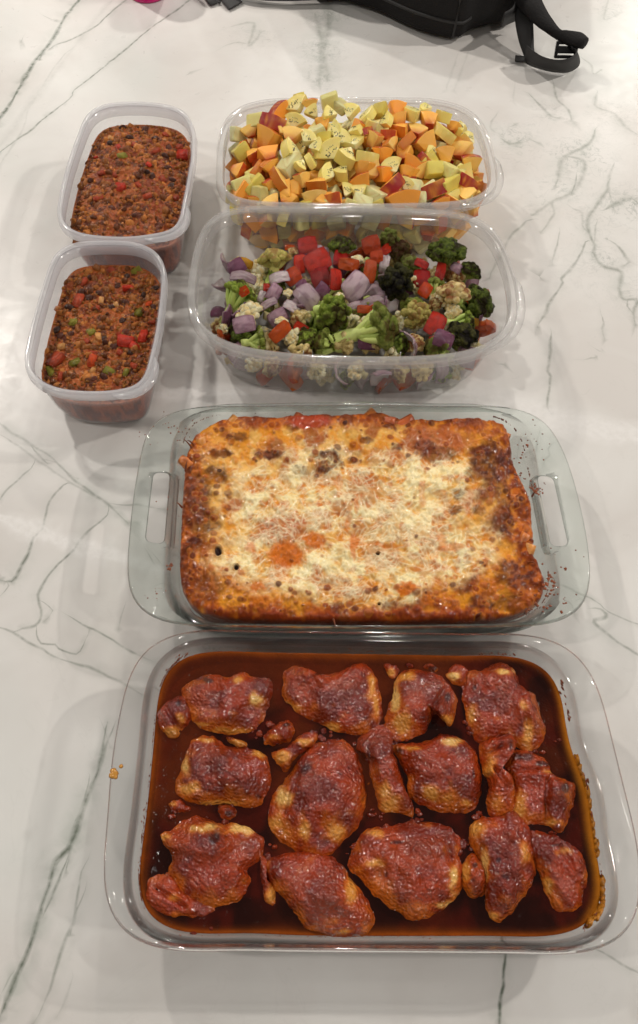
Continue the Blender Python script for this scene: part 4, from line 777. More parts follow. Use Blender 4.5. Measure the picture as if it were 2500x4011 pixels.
def tub(px, zr, taper, name_label, rim_mat, wall_mat, harm, band, tab=None):
    """rim band, flared wall with a step, rounded base. taper: (inset, z) list of the outer wall"""
    R_, c = ring_of(px, zr, harm=harm); t = .0011
    root = thing("plastic_tub", name_label, "food tub", (c[0], c[1], 0))
    # the wall and floor
    out = [(-i, z) for i, z in taper]; inn = [(d - t, z) for d, z in out[:-1]]
    fz = out[-1][1]
    rings = [(off(R_, d), z) for d, z in out] + [(off(R_, out[-1][0] - .006), .0006), (off(R_, out[-1][0] - .012), .0014)]
    rings = rings[::-1]; rings_in = [(off(R_, d), z) for d, z in inn] + [(off(R_, inn[-1][0] - .004), .0028), (off(R_, inn[-1][0] - .011), .0026)]
    V, F = loft(rings + rings_in); put(root, add_obj("wall", fix_normals(mesh_np("wall", V, F)), wall_mat))
    # the rim: a turned-over band
    i0 = taper[0][0]; b_ = band
    prof = [(-i0 + .0002, zr - .0016), (-i0 + .0006, zr + .0002), (-i0 + .0018, zr + .0008), (-.0016, zr + .0008), (-.0004, zr + .0002), (0, zr - .0012), (0.0008, zr - b_ + .001), (.0006, zr - b_), (-.0004, zr - b_ + .0004), (-.0012, zr - .0022), (-.0022, zr - .0010), (-i0 + .0016, zr - .0010)]
    rg = [(off(R_, d), z) for d, z in prof]; V, F = loft(rg + [rg[0]], False, False); put(root, add_obj("rim", fix_normals(mesh_np("rim", V, F)), rim_mat))
    col_ = [(-i0 + .0004, zr - .0016), (-i0 + .0009, zr - .0020), (-i0 + .0001, zr - .0128), (-i0 - .0006, zr - .0136), (-i0 - .0008, zr - .0128), (-i0 - .0001, zr - .003)]
    rg = [(off(R_, d), z) for d, z in col_]; V, F = loft(rg + [rg[0]], False, False); put(root, add_obj("collar", fix_normals(mesh_np("collar", V, F)), rim_mat))
    if tab:      # lift tab standing out of the rim
        p = unp([tab], zr - .003)[0]; j = np.hypot(*(R_ - p).T).argmin(); nn = nrm(R_); V = []; F = []; n = 14; span = 11
        for lay, zt_ in ((0, zr - .0005), (1, zr - .003)):
            for k in range(n + 1):
                q = (j - span + round(2 * span * k / n)) % NA; e_ = math.sin(math.pi * k / n) ** .5 * .007
                V.append([*(R_[q] + nn[q] * (-.001)), zt_]); V.append([*(R_[q] + nn[q] * (.0004 + e_)), zt_ - .0006])
        m2 = 2 * (n + 1)
        for k in range(n):
            a = 2 * k; F += [[a, a + 1, a + 3, a + 2], [m2 + a + 2, m2 + a + 3, m2 + a + 1, m2 + a], [a + 1, m2 + a + 1, m2 + a + 3, a + 3], [a + 2, m2 + a + 2, m2 + a, a]]
        put(root, add_obj("lift_tab", fix_normals(mesh_np("lift_tab", np.array(V), F)), rim_mat))
    return root, R_, c
big_t = [(.0075, .0815), (.0085, .070), (.0105, .0685), (.014, .045), (.018, .026), (.0225, .010), (.0265, .0035), (.031, .0008)]
def lift(tp, dz): return [(i, z if z < .03 else z + dz) for i, z in tp]
tub_v, vegR, vc = tub(veg_px, .083, big_t, "clear rectangular tub of roasted vegetables between fruit tub and pasta", M['tub_rim'], M['tub'], 16, .0085, (700 + 1432 / 1.08, 780 + 500 / 1.08))
tub_f, fruR, frc = tub(fru_px, .082, lift(big_t, -.001), "clear rectangular tub heaped with cut fruit at the back", M['tub_rim'], M['tub'], 16, .0085, (800 + 1445 / 1.26, 320 + 520 / 1.26))
sm_t = [(.0050, .0685), (.0054, .058), (.0060, .0565), (.0076, .035), (.0100, .018), (.0130, .008), (.0170, .0026), (.0225, .0006)]
tub_1, ch1R, c1 = tub(ch1_px, .070, sm_t, "milky plastic tub of chili nearer the camera, lower one at left", M['tub_small_rim'], M['tub_small'], 16, .0080, (80 + 1010 / 2.1, 900 + 1270 / 2.1))
tub_2, ch2R, c2 = tub(ch2_px, .070, sm_t, "milky plastic tub of chili farther from the camera, upper one at left", M['tub_small_rim'], M['tub_small'], 16, .0080, (700, 905))
# embossed lettering on the near face of the vegetable tub base (reads mirrored, seen from inside)
cu = bpy.data.curves.new("embossed_lettering", 'FONT'); cu.body = "Rubbermaid"; cu.size = .0115; cu.extrude = .00012; cu.align_x = 'CENTER'
to = bpy.data.objects.new("embossed_lettering", cu); col.objects.link(to); m_l, ns, ls, b = new_mat("embossed_grey"); b.inputs["Base Color"].default_value = (.12, .11, .10, 1); cu.materials.append(m_l)
q = unp([(700 + 705 / 1.08, 780 + 768 / 1.08)], .006)[0]; to.location = (q[0], q[1] + .004, .0045); to.rotation_euler = (math.radians(62), 0, math.pi); 
dg = bpy.context.evaluated_depsgraph_get(); tme = bpy.data.meshes.new_from_object(to.evaluated_get(dg)); tme.transform(to.matrix_basis); bpy.data.objects.remove(to); put(tub_v, add_obj("embossed_lettering", tme, m_l))
# moulded ticks on the rims
def ticks(parent, pts, zr, mat):
    for (x, y) in pts:
        p = unp([(x, y)], zr - .004)[0]; me = bpy.data.meshes.new("rim_tick"); bm = bmesh.new(); bmesh.ops.create_cube(bm, size=1, matrix=Matrix.Translation((p[0], p[1] - .0006, zr - .0045)) @ Matrix.Diagonal((.0007, .0012, .0065, 1))); bm.to_mesh(me); bm.free(); put(parent, add_obj("rim_tick", me, mat))
m_tick, ns, ls, b = new_mat("white_plastic_edge"); b.inputs["Base Color"].default_value = (.75, .74, .73, 1); b.inputs["Roughness"].default_value = .2
ticks(tub_v, [(700 + 528 / 1.08, 780 + 650 / 1.08), (700 + 938 / 1.08, 780 + 655 / 1.08)], .083, m_tick)

# ------------------------------------------------------------------ chili
m_chili = food_mat("chili_sauce", rough=.36, spec=.1, coat=.35, coatr=.1, bump=(520, .9), var=.25, vfreq=420)
m_bits = food_mat("chili_bits", rough=.4, spec=.1, coat=.3, coatr=.1, bump=(600, .4), var=.25, vfreq=300)
def ico(sub):
    bm = bmesh.new(); bmesh.ops.create_icosphere(bm, subdivisions=sub, radius=1); V = np.array([v.co[:] for v in bm.verts]); F = [[v.index for v in f.verts] for f in bm.faces]; bm.free(); return V, F
I1, I2, I3, I4 = ico(1), ico(2), ico(3), ico(4)
def lumps(base, items, disp=.15, nf=2.2, seed=0):
    """items: (centre, (rx,ry,rz), rotation, colour) -> one mesh"""
    V = []; F = []; C = []; b_ = 0; bv, bf = base
    for k, (c, r, rot, clr) in enumerate(items):
        d = 1 + disp * (noise(bv + k * 3.7 + seed, nf, 5, 2) - .5) * 2; P = bv * d[:, None] * np.array(r); P = P @ np.array(rot.to_matrix()).T + c
        V.append(P); C.append(np.tile(clr, (len(P), 1))); F += [[i + b_ for i in f] for f in bf]; b_ += len(P)
    return np.vstack(V), F, np.vstack(C)
from mathutils import Euler
def rrot(rs): return Euler((rs.uniform(0, 6.3), rs.uniform(0, 6.3), rs.uniform(0, 6.3)))
def inset_at(z, tp, extra=.0016):
    zs_ = [t[1] for t in tp][::-1]; is_ = [t[0] for t in tp][::-1]; return -float(np.interp(z, zs_, is_)) - extra
def make_chili(R_, c, zl, heap, label, seed, kpx, items):
    rs = np.random.RandomState(seed); root = thing("chili", label, "chili", (c[0], c[1], .03))
    W = off(R_, inset_at(zl, sm_t)); XY, mm, GF, loop = sq_grid(W, c, 78, 110)
    P3 = np.c_[XY, np.full(len(XY), seed * 1.0)]; _d = W - c; _a = np.mod(np.arctan2(_d[:, 1], _d[:, 0]), 2 * math.pi); _o = np.argsort(_a); WA = (_a[_o], np.hypot(*_d.T)[_o])
    def height(XY, mm): 
        P = np.c_[XY, np.full(len(XY), seed * 1.0)]; return zl + heap * (1 - mm ** 2.2) + .004 * (noise(P, 45, seed, 2) - .5) * sst(1 - mm, 0, .15)
    z = height(XY, mm) + (.0045 * (noise(P3, 150, seed + 4, 2) - .5) + .0022 * (noise(P3, 420, seed + 6, 2) - .5)) * sst(1 - mm, 0, .05)
    a = noise(P3, 160, seed + 7, 3); b_ = noise(P3, 480, seed + 8, 2)
    C = lerp(srgb(156, 78, 28), srgb(86, 36, 11), sst(a, .4, .62)); C = lerp(C, srgb(178, 104, 56), sst(b_, .55, .75) * .8); C = lerp(C, srgb(140, 60, 28), sst(noise(P3, 70, seed + 9, 2), .55, .75) * .6)
    C = lerp(C, srgb(176, 90, 20), np.exp(-((1 - mm) / .03) ** 2) * .8)
    nS = len(XY); VS = [np.c_[XY, z]]; FS = GF; CL = [C]; prev = loop; bi = nS; lr = XY[loop]; ang = np.mod(np.arctan2((lr - c)[:, 1], (lr - c)[:, 0]), 2 * math.pi)
    for zz in (zl - .006, zl * .6, .018, .009, .0045, .0034):
        Q = off(R_, inset_at(zz, sm_t, .0014)); D = Q - c; aa = np.mod(np.arctan2(D[:, 1], D[:, 0]), 2 * math.pi); o = np.argsort(aa); rr = np.interp(ang, aa[o], np.hypot(*D.T)[o], period=2 * math.pi)
        X = c + np.c_[rr * np.cos(ang), rr * np.sin(ang)]; VS.append(np.c_[X, np.full(len(X), zz)]); cur = list(range(bi, bi + len(lr))); bi += len(lr)
        nn_ = noise(np.c_[X, np.full(len(X), zz)], 200, seed, 3); CL.append(lerp(srgb(176, 88, 40), srgb(112, 50, 24), sst(nn_, .4, .6)))
        for j in range(len(lr)): k = (j + 1) % len(lr); FS.append([prev[j], cur[j], cur[k], prev[k]])
        prev = cur
    FS.append(prev); put(root, add_obj("sauce", fix_normals(mesh_np("sauce", np.vstack(VS), FS, np.vstack(CL))), m_chili))
    VSs = VS[0]
    def zat(p):
        return VSs[np.hypot(*(XY - p).T).argmin(), 2]
    # lentils and meat crumbs: too many and too small to pick apart
    it = []; n = 1250; ids = rs.choice(nS, n)
    for i in ids:
        if mm[i] > .975: continue
        p = VSs[i]; k = rs.rand()
        if k < .25: r = rs.uniform(.0012, .0018); it.append((p + [0, 0, -r * .05], (r, r, r * .55), rrot(rs), lerp(srgb(176, 116, 48), srgb(120, 76, 30), rs.rand())))
        else: r = rs.uniform(.0013, .0032) * (1 if rs.rand() < .7 else 2.0); it.append((p + [rs.randn() * .001, rs.randn() * .001, -r * .42], (r, r * rs.uniform(.45, 1), r * .7), rrot(rs), lerp(srgb(200, 124, 58), srgb(84, 40, 14), rs.rand() ** .8)))
    V, F, Cc = lumps(I2, it, .6, 1.7, seed); tag(put(root, add_obj("lentils_and_crumbs", mesh_np("lentils", V, F, Cc), m_bits)), "brown lentils and meat crumbs", kind="stuff")
    for (kind, x, y, s_) in items:
        full = (kpx[0] + x / kpx[2], kpx[1] + y / kpx[2]); p = unp([full], zl + heap * .8)[0]; zz = zat(p); p = unp([full], zz)[0]
        if np.hypot(*(p - c)) > .93 * np.interp(math.atan2(*(p - c)[::-1]) % (2 * math.pi), *WA, period=2 * math.pi): continue
        r = s_ / kpx[2] / (CF / .80)
        if kind == 'bean': V, F, Cc = lumps(I3, [((0, 0, 0), (r * 1.05, r * .72, r * .62), rrot(rs) if rs.rand() < .3 else Euler((0, rs.uniform(-.4, .4), rs.uniform(0, 6))), lerp(srgb(50, 30, 22), srgb(84, 42, 28), rs.rand()))], .1, 1.2, rs.rand() * 50); nm = "black_bean"; dz = -r * .1
        else:
            clr = {'red': srgb(176, 46, 24), 'tomato': srgb(158, 62, 34), 'green': srgb(120, 112, 36), 'orange': srgb(190, 70, 26), 'tan': srgb(190, 134, 76)}[kind]
            bm = bmesh.new(); bmesh.ops.create_cube(bm, size=2); bmesh.ops.bevel(bm, geom=bm.edges[:] + bm.verts[:], offset=.18, segments=2, affect='EDGES', clamp_overlap=True); bmesh.ops.subdivide_edges(bm, edges=bm.edges[:], cuts=1, use_grid_fill=True)
            V = np.array([v.co[:] for v in bm.verts]); F = [[v.index for v in f.verts] for f in bm.faces]; bm.free()
            V = V * (1 + .14 * (noise(V + rs.rand() * 40, .9, 3, 2) - .5))[:, None] * np.array((r, r * rs.uniform(.5, .85), r * .42)); Cc = lerp(clr, clr * .55, sst(noise(V, 260, 8, 2), .45, .75)); nm = {'red': "red_pepper_dice", 'tomato': "tomato_chunk", 'green': "green_pepper_dice", 'orange': "carrot_dice", 'tan': "onion_bit"}[kind]; dz = -r * .02
        o = add_obj(nm, mesh_np(nm, V, F, Cc), m_bits); o.location = (p[0], p[1], zz + dz)
        if kind != 'bean': o.rotation_euler = (rs.uniform(-.5, .5), rs.uniform(-.5, .5), rs.uniform(0, 6.3))
        put(root, o)
    return root
B_ = lambda l, k, s_: [(k, x, y, s_) for x, y in l]
items1 = B_([(805,460),(880,385),(500,515),(650,520),(1010,550),(405,635),(300,820),(410,865),(480,945),(690,900),(840,745),(870,600),(200,1180),(690,1210),(600,1225),(910,1010),(575,400),(1095,640),(780,960),(860,840),(740,640),(700,930),(330,870),(560,560),(1110,480)], 'bean', 36) + \
 [('red',890,478,48),('tomato',480,590,66),('red',870,925,66),('red',940,965,40),('red',1010,880,56),('tomato',290,1070,66),('orange',590,1080,52),('tomato',820,1005,34),('orange',1060,610,38),('tomato',620,645,34),('tomato',930,1120,34),('tomato',600,1010,36),('green',960,345,42),('green',975,680,50),('green',430,765,44),('green',582,840,38),('green',450,1095,44),('green',730,1170,40),('tan',665,590,36),('tan',330,965,40),('tan',590,1165,32),('green',1060,380,36),('tan',790,620,26),('tan',745,950,26),('green',870,1175,30),('tomato',540,930,34),('tomato',520,430,40),('tomato',820,850,32),('tan',650,880,36),('tomato',760,340,40),('green',250,1170,44),('tomato',1080,760,30),('tomato',330,1210,40)]
items2 = B_([(580,605),(690,612),(735,655),(525,678),(430,860),(700,820),(722,835),(820,855),(795,795),(425,695),(530,985),(690,990),(640,1028),(800,700),(810,880),(615,650),(780,735)], 'bean', 21) + \
 [('red',565,700,20),('red',705,780,14),('red',865,735,34),('red',565,890,32),('tomato',545,830,18),('tomato',735,720,28),('tomato',770,850,20),('red',455,745,12),('orange',388,742,15),('green',460,645,28),('green',580,740,24),('green',385,825,20),('green',370,925,18),('tan',525,655,20),('tomato',790,640,22),('tomato',850,700,22),('tomato',480,820,18),('tomato',470,940,26),('tomato',640,690,18),('tan',760,750,12),('tomato',660,880,22),('tomato',830,940,20),('green',350,985,16),('tomato',700,930,22)]
make_chili(ch1R, c1, .045, .002, "dark bean and lentil chili in the nearer milky tub", 3, (80, 900, 2.1), items1)
make_chili(ch2R, c2, .047, .011, "heaped bean and lentil chili in the farther milky tub", 9, (0, 0, 1.2096), items2)
# ------------------------------------------------------------------ cut fruit
m_peach = food_mat("peach_flesh", rough=.26, spec=.3, coat=.2, coatr=.12, bump=(420, .35), var=.10, vfreq=260, sss=.12)
m_kiwi = food_mat("kiwi_flesh", rough=.16, spec=.45, coat=.3, coatr=.15, bump=(500, .35), var=.10, vfreq=200, sss=.2)
m_pine = food_mat("pineapple_flesh", rough=.3, spec=.4, coat=.2, coatr=.2, bump=(380, .8), var=.12, vfreq=300, sss=.15)
m_seed, ns, ls, b = new_mat("kiwi_seed"); b.inputs["Base Color"].default_value = (.012, .010, .008, 1); b.inputs["Roughness"].default_value = .25
def hull(pts, bev, colf, cuts=0):
    """solid from the hull of points, softened; colf(centre, normal) colours each face"""
    bm = bmesh.new(); vs = [bm.verts.new(p) for p in pts]; r_ = bmesh.ops.convex_hull(bm, input=vs)
    bmesh.ops.delete(bm, geom=[g for g in r_["geom_interior"] + r_["geom_unused"] if isinstance(g, bmesh.types.BMVert)], context='VERTS') if r_["geom_interior"] or r_["geom_unused"] else None
    bmesh.ops.dissolve_limit(bm, angle_limit=.12, verts=bm.verts[:], edges=bm.edges[:])
    bmesh.ops.bevel(bm, geom=bm.edges[:] + bm.verts[:], offset=bev * 2.1, segments=2, affect='EDGES', clamp_overlap=True, profile=.6)
    if cuts: bmesh.ops.triangulate(bm, faces=bm.faces[:]); bmesh.ops.subdivide_edges(bm, edges=bm.edges[:], cuts=cuts, use_grid_fill=True)
    bm.normal_update(); me = bpy.data.meshes.new("fruit"); bm.to_mesh(me); bm.free()
    a = me.color_attributes.new("col", 'FLOAT_COLOR', 'CORNER'); buf = np.ones((len(me.loops), 4), np.float32)
    for p in me.polygons:
        for li in p.loop_indices: buf[li, :3] = colf(np.array(me.vertices[me.loops[li].vertex_index].co), np.array(p.normal))
    a.data.foreach_set("color", buf.ravel()); me.polygons.foreach_set("use_smooth", [True] * len(me.polygons)); me.set_sharp_from_angle(angle=math.radians(38)); return me
rs = np.random.RandomState(21)
pk = []       # peach wedges: unit size 1 = half width; +Z is the side shown most
for v in range(10):
    R_ = 2.6; a0 = rs.uniform(.3, .5); th = rs.uniform(.45, .62); pts = []
    for a in np.linspace(-a0, a0, 6):
        for z in (-th, th): pts.append((R_ * math.sin(a) * 1.05 + rs.randn() * .03, R_ * math.cos(a) - R_ + .75, z * rs.uniform(.85, 1.05)))
    ain = a0 * rs.uniform(.5, .9)
    for a in (-ain, ain):
        for z in (-th, th): pts.append(((R_ - 1.5) * math.sin(a) * 1.6 + rs.randn() * .1, (R_ - 1.5) * math.cos(a) - R_ + .75 + rs.randn() * .12, z * rs.uniform(.6, 1.05)))
    redin = v % 2 == 0; sk = [srgb(190, 70, 26), srgb(164, 30, 28), srgb(216, 120, 34), srgb(196, 70, 28)][v % 4]; fl = [srgb(255, 184, 78), srgb(254, 166, 60), srgb(255, 206, 108)][v % 3]
    def cf(c, n, sk=sk, fl=fl, redin=redin, v=v):
        k = float(noise(np.array([c * 1.0 + v * 9]), 2.2, 3, 2)[0]); out = fl
        if n[1] > .75: return lerp(sk, srgb(222, 140, 44), min(1, max(0, (k - .45) * 3)))
        if redin: out = lerp(fl, srgb(186, 40, 26), min(.85, max(0, -c[1] * 1.1 - .05 + (k - .5) * 1.2)))
        if n[1] < -.7 and redin: out = lerp(out, srgb(150, 24, 24), .6)
        return out
    pk.append(hull(pts, .09, cf, 1))
kk = []; ks = []
for v in range(7):
    R_ = 1.25; a0 = rs.uniform(.55, .95); th = rs.uniform(.34, .5); pts = []
    for a in np.linspace(-a0, a0, 7):
        for z in (-th, th): pts.append((R_ * math.sin(a) * 1.25, R_ * math.cos(a) * 1.15 - .55, z * rs.uniform(.9, 1.05)))
    for z in (-th, th): pts.append((rs.uniform(-.12, .12), -.6, z)); pts.append((.2, -.55, z))
    def cf(c, n, v=v):
        r = math.hypot(c[0], c[1] + .6); core = max(0, 1 - r / .55); return lerp(lerp(srgb(254, 240, 166), srgb(248, 226, 124), min(1, r * .7)), srgb(248, 242, 196), core * .8)
    kk.append(hull(pts, .1, cf, 1)); it = []
    for s_ in (-1, 1):
        for k in range(20):
            a = rs.uniform(-a0, a0) * .9; r = rs.uniform(.58, 1.0); x, y = r * math.sin(a), r * math.cos(a) * .95 - .6; it.append((np.array((x, y, s_ * th * .99)), (.038, .068, .028), Euler((0, 0, -a)), (0, 0, 0)))
    V, F, Cc = lumps(I1, it, .0, 1, v); ks.append(mesh_np("seeds", V, F)); ks[-1].materials.append(m_seed)
pn = []
for v in range(6):
    pts = [(sx * rs.uniform(.7, 1.0), sy * rs.uniform(.6, .85), sz * rs.uniform(.45, .65)) for sx in (-1, 1) for sy in (-1, 1) for sz in (-1, 1)]
    fl = [srgb(255, 243, 156), srgb(255, 249, 188), srgb(255, 232, 110)][v % 3]
    pn.append(hull(pts, .07, lambda c, n, fl=fl, v=v: lerp(fl, srgb(214, 178, 74), min(.5, max(0, (float(noise(np.array([[c[0] * 5 + v, c[1] * 1.2, c[2] * 1.2]]), 1.6, 5, 2)[0]) - .5) * 2))), 1))
for l_, mt in ((pk, m_peach), (kk, m_kiwi), (pn, m_pine)):
    for me in l_: me.materials.append(mt)
FRUIT = {'p': [], 'k': [], 'n': []}
def fruit(kind, v, loc, r, eul, where):
    me = {'p': pk, 'k': kk, 'n': pn}[kind][v % len({'p': pk, 'k': kk, 'n': pn}[kind])]
    o = add_obj({'p': "peach_chunk", 'k': "kiwi_piece", 'n': "pineapple_chunk"}[kind], me); o.location = loc; o.scale = (r, r, r); o.rotation_euler = eul
    if kind == 'k': s_ = add_obj("seeds", ks[v % len(ks)]); s_.parent = o; s_["kind"] = "stuff"
    FRUIT[kind].append((o, where)); return o
FT = """p 370 135 45 1|p 345 195 55 1|p 310 262 70 0|p 225 235 35 2|p 435 250 45 2|p 165 425 45 0|p 240 345 38 3|p 320 350 50 4|p 255 430 40 2|p 325 405 40 6|p 375 470 45 2|p 330 500 40 3|p 485 470 42 5|p 440 520 50 3|p 415 575 42 6|p 545 565 55 5|p 565 490 45 6|p 640 570 50 4|p 330 590 40 2|p 780 480 50 7|p 790 415 45 6|p 835 430 40 2|p 840 270 45 8|p 880 345 45 4|p 925 300 40 2|p 985 345 50 0|p 920 250 42 7|p 970 220 45 6|p 995 285 42 2|p 1100 285 55 3|p 1110 180 50 0|p 1050 230 38 2|p 955 120 42 7|p 965 175 38 6|p 525 100 30 2|p 585 195 35 3|p 1265 325 48 2|p 1320 385 45 5|p 1190 345 48 3|p 1310 490 45 1|p 1325 545 35 2|p 1125 520 60 5|p 980 570 65 1|p 930 500 48 9|p 890 440 45 7|p 1010 435 42 6|p 1070 425 40 2|p 1025 385 35 1|p 800 240 30 5|p 1230 215 32 6|p 385 235 22 5|p 760 205 32 7|p 1170 590 36 1|p 690 602 30 5|p 250 585 36 3|p 1090 375 32 5|p 1225 575 32 2|
k 455 105 52 0|k 450 185 45 1|k 625 155 45 2|k 540 145 42 3|k 720 140 48 4|k 800 160 45 5|k 830 195 40 6|k 895 180 45 0|k 1040 140 60 1|k 1180 155 48 2|k 1265 215 42 3|k 1310 275 45 4|k 1190 240 52 5|k 640 230 45 6|k 670 265 50 0|k 620 330 62 1|k 710 350 58 2|k 430 325 55 3|k 535 385 42 4|k 610 445 45 5|k 800 355 55 6|k 740 290 42 0|k 925 410 50 1|k 695 430 50 2|k 765 540 48 3|k 705 530 40 4|k 510 270 42 5|k 550 310 42 6|k 745 225 45 0|k 1100 125 40 1|k 1130 340 40 2|k 480 400 36 3|k 1000 500 36 0|
n 625 85 50 0|n 680 110 40 1|n 470 66 26 2|n 260 190 55 0|n 165 245 42 1|n 185 330 45 2|n 430 405 68 1|n 190 500 56 0|n 270 540 50 3|n 850 545 55 1|n 780 590 50 4|n 1115 380 42 5|n 1135 415 48 2|n 1205 420 50 3|n 1210 510 65 5|n 1270 430 36 0|n 1030 510 50 1|n 1060 565 42 4|n 505 597 30 2|n 870 130 40 5|n 725 600 36 0|n 1300 572 34 1|n 230 470 34 3|n 590 262 40 2|n 560 230 36 4|n 1010 600 40 1|n 590 610 36 3|n 860 610 36 5"""
rs = np.random.RandomState(5)
def inside(p, R_, c, k=1):
    d = p - c; D = R_ - c; a = np.mod(np.arctan2(D[:, 1], D[:, 0]), 2 * math.pi); o = np.argsort(a); return np.hypot(*d) < k * np.interp(math.atan2(d[1], d[0]) % (2 * math.pi), a[o], np.hypot(*D.T)[o], period=2 * math.pi)
def fr_z(x, y):     # height of the heap where the photograph shows it
    t = np.clip((y - 60) / 560, 0, 1); e_ = np.clip(abs(x - 750) / 640, 0, 1)
    return .104 - .034 * t ** 1.5 - .022 * e_ ** 2.2 * (1 - .5 * t)
inW = off(fruR, -.0125)
for q in FT.replace("\n", "").split("|"):
    kd, x, y, s_, v = q.split(); x, y, s_, v = float(x), float(y), float(s_), int(v); z = fr_z(x, y) + rs.uniform(-.002, .002)
    p = unp([(800 + x / 1.26, 320 + y / 1.26)], z)[0]
    k = 1.0
    while not inside(p, inW, frc) and k > .7: k -= .02; p = frc + (p - frc) * .985
    r = s_ / 1.26 / (CF / .80) * 1.08
    r *= 1.0; z_ = z - r * .35
    eul = (math.radians(rs.uniform(5, 70)), rs.uniform(-.5, .5), rs.uniform(-1.1, 1.1) + (math.pi if rs.rand() < .25 else 0))
    if kd == 'k': eul = (math.radians(rs.uniform(0, 50)), rs.uniform(-.5, .5), rs.uniform(0, 6.3))
    fruit(kd, v, (p[0], p[1], z_), r, eul, 'top')
# fruit under the top layer and against the clear walls
def scatter(R_, c, z, inset, step, seed, ring_only, kinds, r0, dens=1.0):
    rs = np.random.RandomState(seed); W = off(R_, -inset); lo, hi = W.min(0), W.max(0); n = 0
    if ring_only:
        Q = np.vstack([W, W[:1]]); L = np.append(0, np.cumsum(np.hypot(*np.diff(Q, axis=0).T))); m = int(L[-1] / step)
        for i in range(m):
            q = (i + rs.uniform(-.15, .15)) * L[-1] / m % L[-1]; p = np.array((np.interp(q, L, Q[:, 0]), np.interp(q, L, Q[:, 1]))); p = p + (c - p) / np.hypot(*(c - p)) * rs.uniform(0, .003)
            yield p, z + rs.uniform(-.003, .003), rs.choice(kinds), r0 * rs.uniform(.9, 1.15), (rs.uniform(0, 6.3), rs.uniform(0, 6.3), rs.uniform(0, 6.3)), rs.randint(20)
        return
    for gy_ in np.arange(lo[1], hi[1] + step, step):
        for gx_ in np.arange(lo[0], hi[0] + step, step):
            p = np.array((gx_ + rs.uniform(-.3, .3) * step, gy_ + rs.uniform(-.3, .3) * step))
            if not inside(p, W, c, .99) or (ring_only and inside(p, W, c, .84)) or rs.rand() > dens: continue
            yield p, z + rs.uniform(-.003, .003), rs.choice(kinds), r0 * rs.uniform(.85, 1.2), (rs.uniform(0, 6.3), rs.uniform(0, 6.3), rs.uniform(0, 6.3)), rs.randint(20); n += 1
for z, ins, ring_, r0, st, sd in ((.012, .031, True, .0115, .0170, 1), (.031, .024, True, .012, .018, 2), (.051, .019, True, .012, .0185, 3), (.064, .024, False, .0125, .0205, 4)):
    for p, zz, kd, r, eu, v in scatter(fruR, frc, z, ins, st, sd, ring_, ['p', 'p', 'p', 'n', 'n', 'k'] if z > .02 else ['p', 'p', 'n'], r0): fruit(kd, v, (p[0], p[1], zz), r, eu, 'low')
ORD = ["first", "second", "third", "fourth", "fifth", "sixth", "seventh", "eighth", "ninth", "tenth", "eleventh", "twelfth", "thirteenth", "fourteenth", "fifteenth", "sixteenth", "seventeenth", "eighteenth", "nineteenth", "twentieth", "twenty-first", "twenty-second", "twenty-third", "twenty-fourth", "twenty-fifth", "twenty-sixth"]
def rank_low(low, noun, cat, group, R_, c, tubn):
    D = {}
    for o in low:
        p = np.array(o.location[:2]) - c; sx = p[0] / np.ptp(R_[:, 0]) * 2; sy = p[1] / np.ptp(R_[:, 1]) * 2; z = o.location[2]
        side = ("front" if sy < 0 else "back") if abs(sy) > .5 else ("left" if sx < 0 else "right") if abs(sx) > .62 else "middle"
        lev = "bottom" if z < .022 else "lower" if z < .042 else "upper" if z < .056 else "buried"
        D.setdefault((side, lev), []).append(o)
    for (side, lev), L in D.items():
        for j, o in enumerate(sorted(L, key=lambda o: o.location[0])): tag(o, f"{noun}, {ORD[min(j, 25)]} from left in the {lev} layer at the {side} of {tubn}", cat, group)
def row_labels(L, noun, place, per, group, cat, rows_names):
    top = sorted([t[0] for t in L if t[1] == 'top'], key=lambda o: -o.location[1]); low = [t[0] for t in L if t[1] != 'top']
    nr_ = min(len(rows_names), max(1, math.ceil(len(top) / per))); k = math.ceil(len(top) / nr_) if top else 1
    for i in range(nr_):
        for j, o in enumerate(sorted(top[i * k:(i + 1) * k], key=lambda o: o.location[0])):
            tag(o, f"{noun}, {ORD[j]} from left in the {rows_names[i]} row of {place}", cat, group)
    rank_low(low, noun, cat, group, fruR, frc, "fruit tub")
RN = ["back", "second", "third", "fourth", "fifth", "front"]; RN3 = ["back", "middle", "front"]
row_labels(FRUIT['p'], "peach chunk", "peach on the heap", 10, "peach chunks in the fruit tub", "peach", RN)
row_labels(FRUIT['k'], "kiwi piece", "kiwi on the heap", 11, "kiwi pieces in the fruit tub", "kiwi", RN3)
row_labels(FRUIT['n'], "pineapple chunk", "pineapple on the heap", 10, "pineapple chunks in the fruit tub", "pineapple", RN3)
